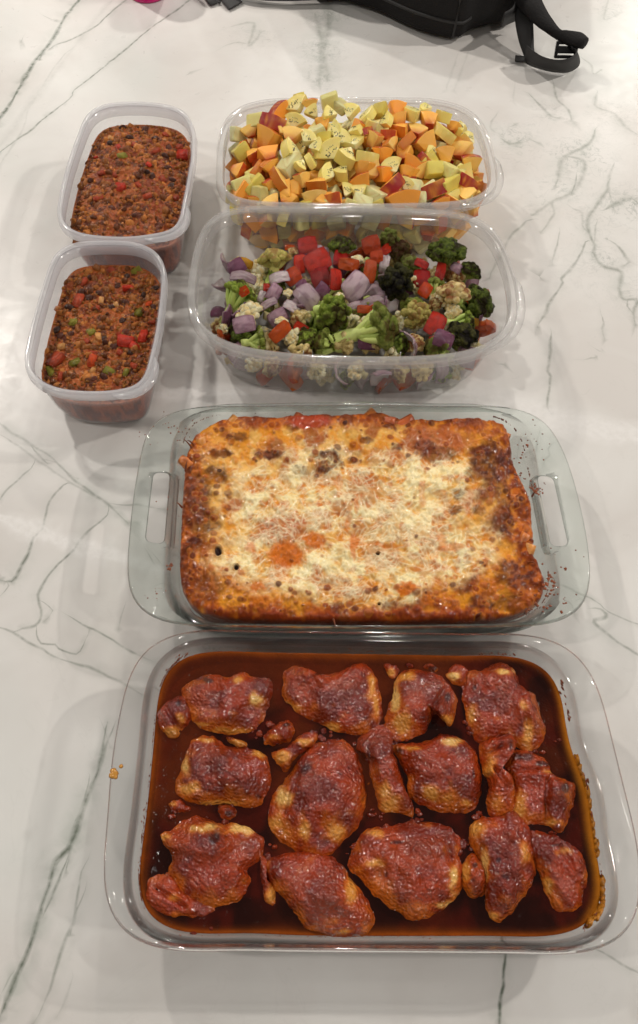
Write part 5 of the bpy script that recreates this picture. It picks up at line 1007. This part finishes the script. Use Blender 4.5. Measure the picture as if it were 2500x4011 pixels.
# ------------------------------------------------------------------ roasted vegetables
m_broc = food_mat("broccoli_crown", rough=.5, spec=.15, coat=.15, coatr=.15, bump=(700, 1.0), bd=.0028, bdet=1.5, var=.38, vfreq=650)
m_stem = food_mat("broccoli_stem", rough=.35, spec=.35, coat=.2, bump=(300, .3), var=.15)
m_caul = food_mat("cauliflower", rough=.45, spec=.3, coat=.15, bump=(800, .6), var=.14, vfreq=300, sss=.1)
m_pep = food_mat("roast_pepper", rough=.14, spec=.5, coat=.4, coatr=.18, bump=(330, .8), bd=.002, bdet=1.5, var=.22, vfreq=140, sss=.05)
m_oni = food_mat("red_onion", rough=.18, spec=.45, coat=.35, coatr=.2, bump=(260, .7), bd=.0016, bdet=1.5, var=.16, vfreq=220, sss=.15)
def limb(p0, p1, r0, r1, bend, n=7, m=10):
    p0 = np.array(p0, float); p1 = np.array(p1, float); d = p1 - p0; d /= np.linalg.norm(d); u = np.cross(d, (0.3, 1, .2)); u /= np.linalg.norm(u); v = np.cross(d, u); V = []; F = []
    for i in range(n):
        t = i / (n - 1); c = p0 + (p1 - p0) * t + np.array(bend) * math.sin(math.pi * t); r = r0 + (r1 - r0) * t
        for j in range(m):
            a = 2 * math.pi * j / m; V.append(c + (u * math.cos(a) + v * math.sin(a)) * r * (1 + .12 * math.sin(3 * a + i)))
    for i in range(n - 1):
        for j in range(m): F.append([i * m + j, i * m + (j + 1) % m, (i + 1) * m + (j + 1) % m, (i + 1) * m + j])
    F += [list(range(m))[::-1], list(range((n - 1) * m, n * m))]; return np.array(V), F
def merge(L):
    V = []; F = []; C = []; b_ = 0
    for v, f, c in L: V.append(v); F += [[i + b_ for i in q] for q in f]; C.append(np.tile(c, (len(v), 1)) if np.ndim(c) == 1 else c); b_ += len(v)
    return np.vstack(V), F, np.vstack(C)
def floret(seed, pal, spread, nd_, budf, buda, stemL, domeR, top, flat_=.8):
    """unit floret: crown up +Z around z=.4, stem running down to z=-stemL"""
    rs = np.random.RandomState(seed); heads = []; stems = []; st0, st1, c0, c1, cap = pal
    for k in range(nd_):
        a = 2.399 * k + rs.uniform(-.2, .2); r = spread * math.sqrt((k + .3) / nd_); h = top - .42 * (r / max(spread, .01)) ** 2 + rs.uniform(-.06, .06)
        c = np.array((r * math.cos(a), r * math.sin(a), h)); R_ = domeR * rs.uniform(.8, 1.15)
        bv, bf = I3; n1_ = noise(bv + k * 5.1 + seed, 2.2, 4, 2); n2_ = noise(bv * 1.0 + k * 5.1 + seed, budf, 6, 2); d = 1 + .35 * (n1_ - .5) + buda * (n2_ - .5)
        P = bv * d[:, None] * R_ * np.array((1, 1, flat_)) + c
        cc = lerp(c0, c1, sst(n2_, .35, .65)); cc = lerp(cc, cap, sst(noise(P + seed, 3.0, 9, 2) + .25 * bv[:, 2], .55, .8)); heads.append((P, bf, cc))  # raised buds coloured lighter than hollows: lit tips put into the colour
        s0 = np.array((rs.uniform(-.05, .05), rs.uniform(-.05, .05), -stemL * rs.uniform(.1, .5))); v, f = limb(s0, c - np.array((0, 0, R_ * .1)), .13, .09, c * np.array((.12, .12, -.1))); stems.append((v, f, lerp(st0, st1, rs.rand())))
    v, f = limb((0, 0, -stemL), (0, 0, .05), .24, .20, (.03, .02, 0), 7, 12); stems.append((v, f, st0)); return merge(heads), merge(stems)
G = srgb
PAL = {'dark': (G(138,152,74), G(110,128,54), G(86,104,32), G(152,170,68), G(66,56,24)), 'green': (G(190,208,112), G(166,190,88), G(124,150,44), G(188,206,88), G(76,66,26)),
       'light': (G(202,214,124), G(182,200,104), G(140,156,58), G(192,202,100), G(120,104,48)), 'brown': (G(160,158,90), G(140,130,70), G(70,58,24), G(112,94,40), G(80,44,20)), 'char': (G(150,160,80), G(120,130,60), G(62,62,28), G(106,104,46), G(26,18,12)),
       'white': (G(222,206,150), G(206,190,130), G(230,218,168), G(246,238,204), G(228,200,136)), 'roast': (G(214,190,124), G(190,160,96), G(200,172,104), G(226,204,146), G(134,82,34)), 'yellow': (G(206,196,112), G(178,172,92), G(170,160,74), G(206,190,110), G(150,116,54))}
FV = {}
def fvar(kind, pal, v):
    key = (kind, pal, v)
    if key not in FV:
        if kind == 'b': H, S_ = floret(31 + v * 7 + len(pal), PAL[pal], .72, 26 if v else 22, 4.5, .6, .85, .25, .62)
        elif kind == 's': H, S_ = floret(77 + v * 5, PAL[pal], .66, 20, 4.5, .6, 1.35, .21, .72)
        else: H, S_ = floret(53 + v * 3 + len(pal), PAL[pal], .64, 22, 3.0, .30, .6, .22, .5, .85)
        FV[key] = (mesh_np("crown", *H), mesh_np("stem", *S_))
        FV[key][0].materials.append(m_broc if kind in 'bs' else m_caul); FV[key][1].materials.append(m_stem if kind in 'bs' else m_caul)
    return FV[key]
VEG = []
def z4(x, y, z): return unp([(700 + x / 1.08, 780 + y / 1.08)], z)[0]
PXM = CF / .69 * 1.08
def place_floret(kind, pal, v, x, y, s_, dx, dy, up, z, label=None):
    """dx, dy: where the crown points in the picture (right, down); up: how much it points skyward"""
    H, S_ = fvar(kind, pal, v); p = z4(x, y, z); name = "broccoli_floret" if kind in 'bs' else "cauliflower_floret"
    o = thing(name, label or "", "broccoli" if kind in 'bs' else "cauliflower", (p[0], p[1], z)); r = s_ / PXM * 1.15
    d = Vector((dx, -dy, up)).normalized(); q = d.to_track_quat('Z', 'Y'); o.rotation_mode = 'QUATERNION'; o.rotation_quaternion = q; o.scale = (r, r, r)
    o.location = (p[0] - d.x * r * .35, p[1] - d.y * r * .35, z - d.z * r * .35)
    for nm, me in (("crown", H), ("stem", S_)): c = add_obj(nm, me); c.parent = o
    return o
def patch(a, b_, R1, R2, th, outer, inner, edge, seed, n=20, m=15, taper=.0):
    """piece of a curved layer: half sizes a x b, curvature radii, thickness"""
    rs = np.random.RandomState(seed); V = []; C = []; U_, W_ = np.meshgrid(np.linspace(-1, 1, n), np.linspace(-1, 1, m)); u = U_.ravel(); w_ = W_.ravel()
    k = noise(np.c_[u, w_, u * 0 + seed], 1.3, seed, 2)
    bx = a * u * (1 - .12 * (w_ ** 2)) * (1 - taper * w_); by = b_ * w_ * (1 - .12 * u ** 2)
    A1 = bx / R1; A2 = by / R2; top = np.c_[R1 * np.sin(A1), R2 * np.sin(A2), (R1 * (np.cos(A1) - 1)) + R2 * (np.cos(A2) - 1) + .14 * (k - .5)]
    top[:, 2] += .09 * (noise(np.c_[u * 1.0, w_ * 1.0, u * 0 + seed], 2.6, seed + 5, 2) - .5) * 2
    bot = top - np.c_[np.sin(A1) * th * .5, np.sin(A2) * th * .5, np.full(len(u), th)]
    top[:, :2] *= (1 + .10 * (noise(np.c_[u, w_, u * 0], 1.5, seed + 3) - .5))[:, None]
    V = np.vstack([top, bot]); N_ = n * m; F = []
    e_ = sst(np.maximum(abs(u), abs(w_)), .8, 1.0); kk_ = noise(np.c_[u, w_ * 3, u * 0 + seed], 2.0, seed + 9, 2)
    C = np.vstack([lerp(lerp(outer, edge, e_ * .7), edge, sst(kk_, .55, .8) * .5), lerp(inner, edge, e_ * .4)])
    for j in range(m - 1):
        for i in range(n - 1): q = j * n + i; F += [[q, q + 1, q + n + 1, q + n], [N_ + q + 1, N_ + q, N_ + q + n, N_ + q + n + 1]]
    loop = list(range(n)) + [j * n + n - 1 for j in range(1, m)] + [(m - 1) * n + i for i in range(n - 2, -1, -1)] + [j * n for j in range(m - 2, 0, -1)]
    for i in range(len(loop)): a_, c_ = loop[i], loop[(i + 1) % len(loop)]; F.append([a_, N_ + a_, N_ + c_, c_])
    me = mesh_np("layer", V, F, C); me.set_sharp_from_angle(angle=math.radians(50)); return me
pep = [patch(1, .8, 2.2, 3.5, .24, G(222, 56, 34), G(232, 100, 62), G(160, 24, 14), 3), patch(1, .6, 1.6, 3, .26, G(220, 56, 26), G(232, 96, 50), G(160, 20, 10), 5), patch(.9, .9, 1.5, 2.2, .24, G(196, 34, 24), G(214, 70, 40), G(150, 20, 14), 8), patch(1, .5, 1.3, 4, .28, G(214, 48, 26), G(228, 90, 50), G(150, 16, 8), 11)]
ora = [patch(1, .55, 2.5, 3, .3, G(226, 92, 20), G(236, 130, 50), G(196, 64, 12), 13), patch(.8, .7, 2, 3, .3, G(222, 78, 18), G(236, 120, 44), G(190, 56, 12), 15), patch(1, .6, 2, 3, .3, G(222, 160, 40), G(232, 180, 70), G(190, 120, 24), 17)]
oni = [patch(1, .62, .95, 1.3, .10, G(184, 148, 162), G(226, 212, 208), G(128, 76, 104), 19), patch(1, .42, .85, 1.5, .10, G(220, 204, 204), G(232, 220, 214), G(160, 116, 138), 23), patch(.9, .7, .95, 1.1, .11, G(124, 72, 98), G(200, 176, 182), G(96, 48, 76), 27), patch(1.1, .34, 1.1, 2, .12, G(190, 168, 172), G(204, 188, 184), G(136, 88, 116), 29), patch(1, .75, 1.1, 1.2, .10, G(204, 178, 186), G(228, 214, 210), G(136, 88, 114), 37, taper=.25)]
for l_, mt in ((pep, m_pep), (ora, m_pep), (oni, m_oni)):
    for me in l_: me.materials.append(mt)
rs = np.random.RandomState(77)
def place_patch(kind, v, x, y, s_, ang, tx, ty, z, label, flip=False):
    me, name, cat = {'r': (pep, "red_pepper_piece", "red pepper"), 'o': (ora, "orange_pepper_piece", "orange pepper"), 'n': (oni, "red_onion_petal", "red onion")}[kind]
    if kind == 'o' and v == 2: name, cat = "yellow_pepper_piece", "yellow pepper"
    p = z4(x, y, z); r = s_ / PXM; o = add_obj(name, me[v % len(me)]); o.location = (p[0], p[1], z); o.scale = (r, r, r)
    o.rotation_mode = 'QUATERNION'; o.rotation_quaternion = Euler((math.radians(tx), math.radians(ty) + (math.pi if flip else 0), 0)).to_quaternion() @ Euler((0, 0, math.radians(ang))).to_quaternion(); tag(o, label, cat); return o
Zt = .056
def vz(y): return .064 - .012 * max(0, min(1, (y - 150) / 450))
FL = [('b','dark',0,695,195,66,.1,-.5,1.1,0,"dark green broccoli crown at the back of the vegetable tub, left of centre"),
 ('s','light',0,890,175,62,.15,.7,.5,.004,"upended pale green broccoli with its stem sticking up at the back"),
 ('b','brown',0,935,215,60,.2,.3,1,.0,"browned broccoli crown just right of the upended pale stem"),
 ('b','dark',1,1130,215,96,.0,-.45,1,.004,"big round dark broccoli crown at the back right"),
 ('b','dark',0,1240,300,56,.5,-.2,1,-.004,"dark broccoli crown between the round back one and the right wall"),
 ('b','dark',1,1278,430,84,.6,.15,1,-.006,"large dark broccoli floret leaning on the right wall"),
 ('s','green',0,258,395,92,.45,-.75,.6,.0,"dark broccoli floret at the left end with its stem toward the camera"),
 ('s','green',0,655,490,104,.45,.75,.45,.006,"bright green broccoli floret with thick upright stem, front centre"),
 ('s','light',1,858,545,124,1.0,-.1,.35,.007,"largest broccoli floret lying on its side, stem pointing left, front"),
 ('s','char',0,925,355,96,-.15,.6,.45,.006,"nearly black broccoli crown with pale green stem pointing to the back"),
 ('b','light',1,980,262,48,.1,-.2,1,.0,"small pale green floret below the back row of broccoli"),
 ('b','char',1,1208,565,74,.2,.0,1,-.002,"dark charred broccoli crown in the front right corner"),
 ('b','green',1,540,592,58,-.2,.4,1,-.004,"flat green floret against the front wall, left of centre"),
 ('b','green',0,650,600,50,.2,.4,1,-.006,"small green floret against the front wall under the upright stem"),
 ('b','dark',1,272,572,68,-.2,.3,1,-.008,"very dark flat floret in the front left corner"),
 ('b','light',0,770,490,46,.1,.3,1,-.004,"small yellowish green floret between the two big front florets"),
 ('c','yellow',0,408,235,88,.0,-.7,.9,.006,"tall yellowish cauliflower floret standing at the back left"),
 ('c','white',0,300,465,76,-.1,-.3,1,.003,"big white cauliflower floret at the front left"),
 ('s','white',2,362,565,40,-.3,-1,.6,.0,"white cauliflower stem pointing down at the front left"),
 ('c','white',1,435,512,36,0,-.3,1,.002,"little white cauliflower bit above the orange red strip"),
 ('c','white',0,468,575,52,.2,0,1,.000,"white cauliflower floret right of the orange red strip, front"),
 ('c','roast',0,1172,385,92,.15,-.3,1,.006,"largest roasted cauliflower with brown streaks, right side"),
 ('c','white',1,1165,478,50,.2,.5,.8,-.002,"white cauliflower fringe under the large roasted one"),
 ('c','yellow',1,1005,492,78,.1,.8,.5,.000,"grey green cauliflower showing its branching stems, right of centre"),
 ('c','roast',1,1000,606,56,0,.2,1,-.003,"round browned cauliflower against the front wall"),
 ('c','white',1,465,392,30,0,-.3,1,.006,"tiny white cauliflower crumb among the onion petals"),
 ('c','white',0,680,412,26,0,.5,1,.008,"tiny white cauliflower tip hanging under a red pepper"),
 ('c','white',0,762,250,38,.3,-.5,1,.002,"small cream cauliflower beside the tall orange pepper"),
 ('c','roast',1,485,215,30,.2,-.2,1,.0,"small browned cauliflower crumb right of the tall yellowish floret"),
 ('c','white',1,712,608,38,0,.1,1,-.006,"small white cauliflower against the front wall near the centre"),
 ('c','white',0,182,545,34,-.2,.2,1,-.006,"small cauliflower piece at the far left of the tub"),
 ('c','white',1,528,490,46,0,.2,1,-.002,"cream cauliflower half hidden left of the upright green stem"),
 ('c','roast',0,1085,440,40,0,.2,1,-.004,"small cauliflower tucked left of the large roasted one")]
rs = np.random.RandomState(8)
for k, pal, v, x, y, s_, dx, dy, up, dz, lab in FL: place_floret(k, pal, v, x, y, s_, dx, dy, up, vz(y) + dz, lab)
PT = [('r',0,545,192,46,10,35,0,.004,"red pepper square at the very back, left of centre"),('r',0,590,260,66,35,35,10,.010,"largest glossy red pepper square on top of the pile"),('r',1,510,272,46,80,30,-20,.004,"red pepper strip left of the largest red square"),('r',2,600,332,50,20,45,0,.003,"red pepper under the largest red square"),('r',3,668,335,56,100,30,20,.007,"shiny curled red pepper with a cauliflower tip below"),('r',2,690,250,42,0,30,20,.002,"red pepper right behind the largest red square"),('r',1,875,215,34,40,40,0,.004,"small red pepper wedge right of the tall orange pepper"),('r',2,1030,332,46,0,30,0,.000,"dark red pepper under the small orange piece at right"),('r',3,1110,300,44,80,30,0,.003,"bright red curled pepper above the large roasted cauliflower"),('r',0,1090,530,56,70,40,10,.002,"red pepper ring piece at the right front"),('r',1,1105,600,48,10,40,0,.000,"red pepper piece at the front wall, right"),('o',1,275,392,30,30,60,0,.012,"small orange red triangle on the left dark broccoli"),('o',0,430,560,52,50,40,10,.008,"orange red strip at the front left"),('r',1,520,548,38,-30,40,0,-.001,"red strip just left of the upright green stem"),('r',3,372,382,30,90,40,0,.002,"thin red strip left of the onion petals"),('o',1,480,325,50,30,35,-10,.003,"orange pepper curve left of the red heap"),
 ('o',1,815,192,52,20,50,0,.012,"tall orange pepper square standing at the back centre"),('o',0,720,275,48,-5,40,0,.008,"orange strip lying right of the largest red square"),('o',0,812,305,56,95,35,20,.008,"upright orange strip in the centre"),('o',1,838,242,38,10,45,0,.006,"orange piece under the tall orange square"),('r',3,1030,272,36,-25,35,0,.006,"small shiny red orange tube below the back right broccoli"),('o',1,1045,385,40,60,45,0,.004,"orange cube left of the large roasted cauliflower"),('o',0,785,465,32,0,35,0,.004,"small orange strip in the middle, left one of two"),('o',0,838,458,28,10,35,0,.004,"small orange strip in the middle, right one of two"),('o',2,1245,520,30,0,40,0,-.004,"yellow pepper piece at the right wall"),('o',2,285,270,34,-20,40,0,.0,"yellow pepper bit at the back left behind the onion"),('o',0,470,205,24,0,40,0,.0,"small orange bit at the back beside the yellowish floret"),
 ('n',2,238,288,54,20,40,-20,.004,"purple onion petal nearest the left end"),('n',3,270,322,70,-10,20,0,.006,"long pale curled onion petal at the left"),('n',1,425,328,62,15,30,0,.008,"pale onion petal below the tall yellowish floret"),('n',0,408,392,48,70,35,20,.006,"lilac onion wedge left of the onion group"),('n',3,378,440,48,30,30,0,.004,"curled lilac onion strip, lower left of the onion group"),('n',1,478,452,50,-30,30,0,.004,"pale onion cup in the middle of the onion group"),('n',4,548,408,68,-40,35,10,.010,"large ribbed lilac onion petal, centre of the onion group"),('n',2,612,388,48,70,40,30,.006,"deep purple onion wedge right of the onion group"),('n',4,758,362,80,60,35,20,.008,"largest pale onion sheet left of the black broccoli"),('n',0,420,498,58,30,40,0,.000,"lilac onion petal beneath the curled strip"),('n',0,275,527,62,12,35,0,.012,"smooth purple onion petal on the white cauliflower, left front"),('n',2,800,605,56,-5,45,0,.002,"dark purple onion against the front wall"),('n',2,1125,592,60,-20,35,0,.010,"purple brown onion petal by the front right corner"),('n',3,822,432,76,18,25,0,.004,"long pale onion strip under the black broccoli"),('n',1,872,268,52,80,30,0,.002,"pale onion behind the black broccoli stem"),('n',3,742,450,50,20,25,0,.0,"pale onion strip left of the two orange strips"),('n',1,350,408,34,70,30,0,.002,"thin pale onion edge left of the lilac wedge"),('n',2,525,372,40,-60,40,0,.004,"narrow purple onion behind the large ribbed petal"),('n',0,1180,290,36,-30,30,0,.0,"small pale onion right of the curled red pepper")]
for k, v, x, y, s_, ang, tx, ty, dz, lab in PT: place_patch(k, v, x, y, s_ * (1.08 if s_ < 55 else 1.0), ang, tx, ty, vz(y) + dz, lab)
# vegetables under the surface, seen through the clear walls
_g = {}
UN = {}
def under(kind, v, p, z, r, eu):
    if kind in 'bc':
        H, S_ = fvar(kind, (['green', 'light'] if kind == 'b' else ['white', 'roast'])[v % 2], v % 2); o = thing("broccoli_floret" if kind == 'b' else "cauliflower_floret", None, None, (p[0], p[1], z))
        o.scale = (r, r, r); o.rotation_euler = eu
        for nm, me in (("crown", H), ("stem", S_)): c = add_obj(nm, me); c.parent = o
    else:
        L, nm = {'r': (pep, "red_pepper_piece"), 'o': (ora[:2], "orange_pepper_piece"), 'n': (oni, "red_onion_petal")}[kind]; o = add_obj(nm, L[v % len(L)]); o.location = (p[0], p[1], z); o.scale = (r * 1.15,) * 3; o.rotation_euler = eu
    UN.setdefault(kind, []).append(o)
for z, ins, ring_, r0, st, sd, dn in ((.0165, .0335, True, .0135, .0195, 11, 1), (.034, .0275, True, .0150, .0215, 12, 1), (.045, .036, False, .0165, .0235, 13, 1)):
    for p, zz, kd, r, eu, v in scatter(vegR, vc, z, ins, st, sd, ring_, ['b', 'c', 'c', 'n', 'o', 'o', 'c', 'n'] if z < .04 else ['b', 'c', 'b', 'n', 'c', 'c', 'b', 'n'], r0, dn): under(kd, v, p, zz, r, eu)
for k, (noun, cat) in {'b': ("broccoli floret", "broccoli"), 'c': ("cauliflower floret", "cauliflower"), 'r': ("red pepper piece", "red pepper"), 'o': ("orange pepper piece", "orange pepper"), 'n': ("red onion petal", "red onion")}.items():
    if k in UN: rank_low(UN[k], noun, cat, "vegetables below the top layer", vegR, vc, "vegetable tub")
# ------------------------------------------------------------------ backpack and pink cup at the far edge
m_fab, ns, ls, b = new_mat("black_fabric"); b.inputs["Base Color"].default_value = (.012, .011, .011, 1); b.inputs["Roughness"].default_value = .85; b.inputs["Specular IOR Level"].default_value = .25
t = nd(ns, "ShaderNodeTexCoord"); wv = nd(ns, "ShaderNodeTexVoronoi"); wv.inputs["Scale"].default_value = 420; ls.new(t.outputs["Object"], wv.inputs["Vector"]); bp = nd(ns, "ShaderNodeBump"); bp.inputs["Strength"].default_value = .5; bp.inputs["Distance"].default_value = .0008; ls.new(wv.outputs["Distance"], bp.inputs["Height"]); ls.new(bp.outputs[0], b.inputs["Normal"])
m_web, ns, ls, b = new_mat("black_webbing"); b.inputs["Base Color"].default_value = (.015, .014, .014, 1); b.inputs["Roughness"].default_value = .6
t = nd(ns, "ShaderNodeTexCoord"); wv = nd(ns, "ShaderNodeTexWave"); wv.inputs["Scale"].default_value = 260; ls.new(t.outputs["Object"], wv.inputs["Vector"]); bp = nd(ns, "ShaderNodeBump"); bp.inputs["Strength"].default_value = .35; bp.inputs["Distance"].default_value = .0006; ls.new(wv.outputs["Fac"], bp.inputs["Height"]); ls.new(bp.outputs[0], b.inputs["Normal"])
m_bk, ns, ls, b = new_mat("black_plastic"); b.inputs["Base Color"].default_value = (.008, .008, .008, 1); b.inputs["Roughness"].default_value = .25
r2 = lambda x, y: (1250 + x / 1.2096, y / 1.2096)
low = [r2(-60, -60), r2(90, -2), r2(170, 28), r2(250, 52), r2(340, 92), r2(430, 132), r2(500, 155), r2(560, 172), r2(620, 184), r2(665, 186), r2(705, 158), r2(760, 142), r2(820, 125), r2(925, 98)]
G0 = unp(low, .006); far = np.array([(G0[-1][0] + .02, G0[-1][1] + .12), (.36, 1.60), (.02, 1.66), (-.12, 1.56)])
Rb = cr_closed(np.vstack([G0, far]), NA); cb = Rb.mean(0)
a_ = ((Rb - np.roll(Rb, 1, 0))[:, 0] * (Rb + np.roll(Rb, 1, 0))[:, 1]).sum()
if a_ > 0: Rb = Rb[::-1]
bag = thing("backpack", "black fabric backpack lying at the far edge, only its lower end showing", "backpack", (cb[0], cb[1], 0))
P_ = lambda d, z: (Rb + (cb - Rb) * d, z + .006 * (noise(np.c_[Rb, np.full(NA, z)], 18, 3, 2) - .5))
V, F = loft([P_(.04, .004), P_(.0, .010), P_(-.012, .03), P_(-.012, .06), P_(.0, .085), P_(.03, .105), P_(.10, .122), P_(.3, .135), P_(.6, .14)])
V[:, 2] = np.maximum(V[:, 2], .001); put(bag, add_obj("body", fix_normals(mesh_np("body", V, F)), m_fab))
def tube_path(pts, r, m=8):
    P = np.array(pts, float); V = []; F = []; T = np.gradient(P, axis=0)
    for i, p in enumerate(P):
        d = T[i] / np.linalg.norm(T[i]); u = np.cross(d, (0, 0, 1.0)); u = u / max(np.linalg.norm(u), 1e-6); v = np.cross(d, u)
        for j in range(m): a = 2 * math.pi * j / m; V.append(p + (u * math.cos(a) + v * math.sin(a)) * r)
    for i in range(len(P) - 1):
        for j in range(m): F.append([i * m + j, i * m + (j + 1) % m, (i + 1) * m + (j + 1) % m, (i + 1) * m + j])
    F += [list(range(m)), list(range((len(P) - 1) * m, len(P) * m))]; return np.array(V), F
# piping seams: one round the base, one up the side
k0 = np.hypot(*(Rb - unp([r2(90, -2)], .006)[0]).T).argmin(); k1_ = np.hypot(*(Rb - unp([r2(700, 158)], .006)[0]).T).argmin(); a, b_ = sorted((k0, k1_)); ids = np.arange(a, b_ + 1) if b_ - a < NA / 2 else np.r_[np.arange(b_, NA), np.arange(0, a + 1)]
Q = (Rb + (cb - Rb) * -.013)[ids]; V, F = tube_path(np.c_[Q, np.full(len(Q), .030)], .0022); put(bag, add_obj("piping", mesh_np("piping", V, F), m_web))
q = unp([r2(628, 184)], .006)[0]; j = np.hypot(*(Rb - q).T).argmin(); V, F = tube_path([[*(Rb[j] + (cb - Rb[j]) * d), z] for d, z in ((.03, .004), (-.002, .010), (-.014, .03), (-.014, .06), (-.002, .086), (.028, .107), (.098, .124), (.3, .137))], .0018); put(bag, add_obj("piping", mesh_np("piping", V, F), m_web))
def ribbon(L, R_, th, name, mat, parent, n=40):
    """strip between two 3-D polylines, with thickness"""
    def rsmp(P):
        P = np.array(P, float); m = len(P); out = []
        for i in range(m - 1):
            p0, p1, p2, p3 = P[max(i - 1, 0)], P[i], P[i + 1], P[min(i + 2, m - 1)]; t = np.linspace(0, 1, 10, endpoint=False)[:, None]
            out.append(.5 * ((2 * p1) + (-p0 + p2) * t + (2 * p0 - 5 * p1 + 4 * p2 - p3) * t ** 2 + (-p0 + 3 * p1 - 3 * p2 + p3) * t ** 3))
        return np.vstack(out + [P[-1:]])
    A_, B_2 = rsmp(L), rsmp(R_); T = np.gradient((A_ + B_2) / 2, axis=0); N_ = np.cross(T, B_2 - A_); N_ /= np.maximum(np.linalg.norm(N_, axis=1), 1e-9)[:, None]; w_ = 5; V = []; n = len(A_)
    for s_ in (.5, -.5):
        for k in range(w_):
            f = k / (w_ - 1); bul = 1 - .7 * abs(2 * f - 1) ** 3; V.append(A_ + (B_2 - A_) * f + N_ * th * s_ * bul)
    V = np.vstack(V); F = []; o = lambda s_, k, i: s_ * w_ * n + k * n + i
    for i in range(n - 1):
        for k in range(w_ - 1): F += [[o(0, k, i), o(0, k + 1, i), o(0, k + 1, i + 1), o(0, k, i + 1)], [o(1, k, i + 1), o(1, k + 1, i + 1), o(1, k + 1, i), o(1, k, i)]]
        F += [[o(0, 0, i), o(0, 0, i + 1), o(1, 0, i + 1), o(1, 0, i)], [o(0, w_ - 1, i + 1), o(0, w_ - 1, i), o(1, w_ - 1, i), o(1, w_ - 1, i + 1)]]
    for i in (0, n - 1): F.append([o(0, k, i) for k in range(w_)] + [o(1, k, i) for k in range(w_ - 1, -1, -1)])
    return put(parent, add_obj(name, fix_normals(mesh_np(name, V, F)), mat))
u3 = lambda x, y, z: [*unp([r2(x, y)], z)[0], z]
ribbon([u3(1030, -60, .055), u3(1062, 20, .05), u3(1105, 90, .045), u3(1150, 142, .042), u3(1200, 150, .042), u3(1245, 160, .042), u3(1278, 186, .042)],
       [u3(900, -60, .050), u3(935, 20, .045), u3(985, 80, .038), u3(1040, 130, .034), u3(1110, 175, .034), u3(1180, 212, .034), u3(1240, 226, .036)], .013, "shoulder_strap", m_fab, bag)
ribbon([u3(925, 20, .04), u3(930, 110, .03), u3(945, 190, .016), u3(965, 250, .006), u3(975, 275, .003)], [u3(1010, 40, .042), u3(1015, 110, .032), u3(1018, 180, .02), u3(1020, 235, .010), u3(1030, 270, .005)], .0016, "webbing", m_web, bag)
ribbon([u3(985, 214, .030), u3(1018, 242, .031), u3(1060, 268, .0315), u3(1120, 283, .032), u3(1180, 278, .0325), u3(1214, 256, .033), u3(1218, 235, .034), u3(1195, 222, .035)],
       [u3(972, 296, .002), u3(1010, 315, .002), u3(1060, 331, .002), u3(1120, 343, .002), u3(1180, 343, .003), u3(1226, 318, .004), u3(1236, 285, .007), u3(1212, 262, .012)], .0018, "webbing", m_web, bag)
ribbon([u3(930, 262, .006), u3(985, 268, .008)], [u3(928, 292, .003), u3(992, 300, .004)], .003, "strap_end", m_web, bag)
ribbon([u3(880, 60, .05), u3(920, 30, .045), u3(935, -20, .05)], [u3(860, 128, .03), u3(930, 100, .022), u3(1000, 60, .03)], .003, "webbing", m_web, bag)
# ladder-lock buckle
bm = bmesh.new(); c = np.array(u3(1172, 236, .024)); 
for (dx, dz, sx, sz) in ((-.013, 0, .004, .018), (.013, 0, .004, .018), (0, .008, .030, .004), (0, -.008, .030, .004), (0, 0, .030, .0085)):
    bmesh.ops.create_cube(bm, size=1, matrix=Matrix.Translation(c) @ Matrix.Rotation(-.5, 4, 'X') @ Matrix.Translation((dx, 0, dz)) @ Matrix.Diagonal((sx, .0045, sz, 1)))
bmesh.ops.bevel(bm, geom=bm.edges[:], offset=.0008, segments=2, affect='EDGES'); me = bpy.data.meshes.new("buckle"); bm.to_mesh(me); bm.free(); put(bag, add_obj("buckle", me, m_bk))
f3 = lambda x, y, z: [*unp([(x, y)], z)[0], z]
ribbon([f3(740, -100, .016), f3(800, -8, .008), f3(822, 22, .003)], [f3(850, -100, .018), f3(848, -15, .008), f3(868, 8, .003)], .0016, "strap_end", m_web, bag)
ribbon([f3(835, -60, .010), f3(862, -5, .006), f3(897, 38, .003)], [f3(905, -60, .011), f3(925, -20, .007), f3(950, 8, .004)], .0016, "strap_end", m_web, bag)
ribbon([f3(830, -52, .010), f3(980, -6, .009), f3(1100, 4, .009), f3(1240, 0, .010), f3(1380, -4, .012)], [f3(830, -85, .012), f3(980, -40, .011), f3(1100, -26, .011), f3(1240, -30, .012), f3(1380, -34, .014)], .0016, "webbing", m_web, bag)
# pink cup
m_pk, ns, ls, b = new_mat("magenta_plastic"); b.inputs["Base Color"].default_value = (.55, .008, .16, 1); b.inputs["Roughness"].default_value = .25; b.inputs["Subsurface Weight"].default_value = .15; b.inputs["Subsurface Scale"].default_value = .004; b.inputs["Coat Weight"].default_value = .4
pc = unp([(582, -27)], 0)[0]; cup = thing("cup", "magenta pink plastic cup standing at the far left edge", "cup", (pc[0], pc[1], 0))
th = np.linspace(0, 2 * math.pi, 64, endpoint=False); cir = lambda r: np.c_[pc[0] + r * np.cos(th), pc[1] + r * np.sin(th)]
V, F = loft([(cir(.020), .0015), (cir(.0245), .0005), (cir(.0262), .002), (cir(.0272), .006), (cir(.0266), .0075), (cir(.0272), .009), (cir(.0278), .013), (cir(.030), .05), (cir(.032), .085), (cir(.0305), .085), (cir(.0285), .05), (cir(.026), .006)])
put(cup, add_obj("body", fix_normals(mesh_np("body", V, F)), m_pk))
V, F = loft([(cir(.0258), .0002), (cir(.0282), .0008), (cir(.0286), .0030), (cir(.0276), .0042), (cir(.0265), .0042)], False, False); put(cup, add_obj("foot_ring", fix_normals(mesh_np("foot_ring", V, F)), m_pk))
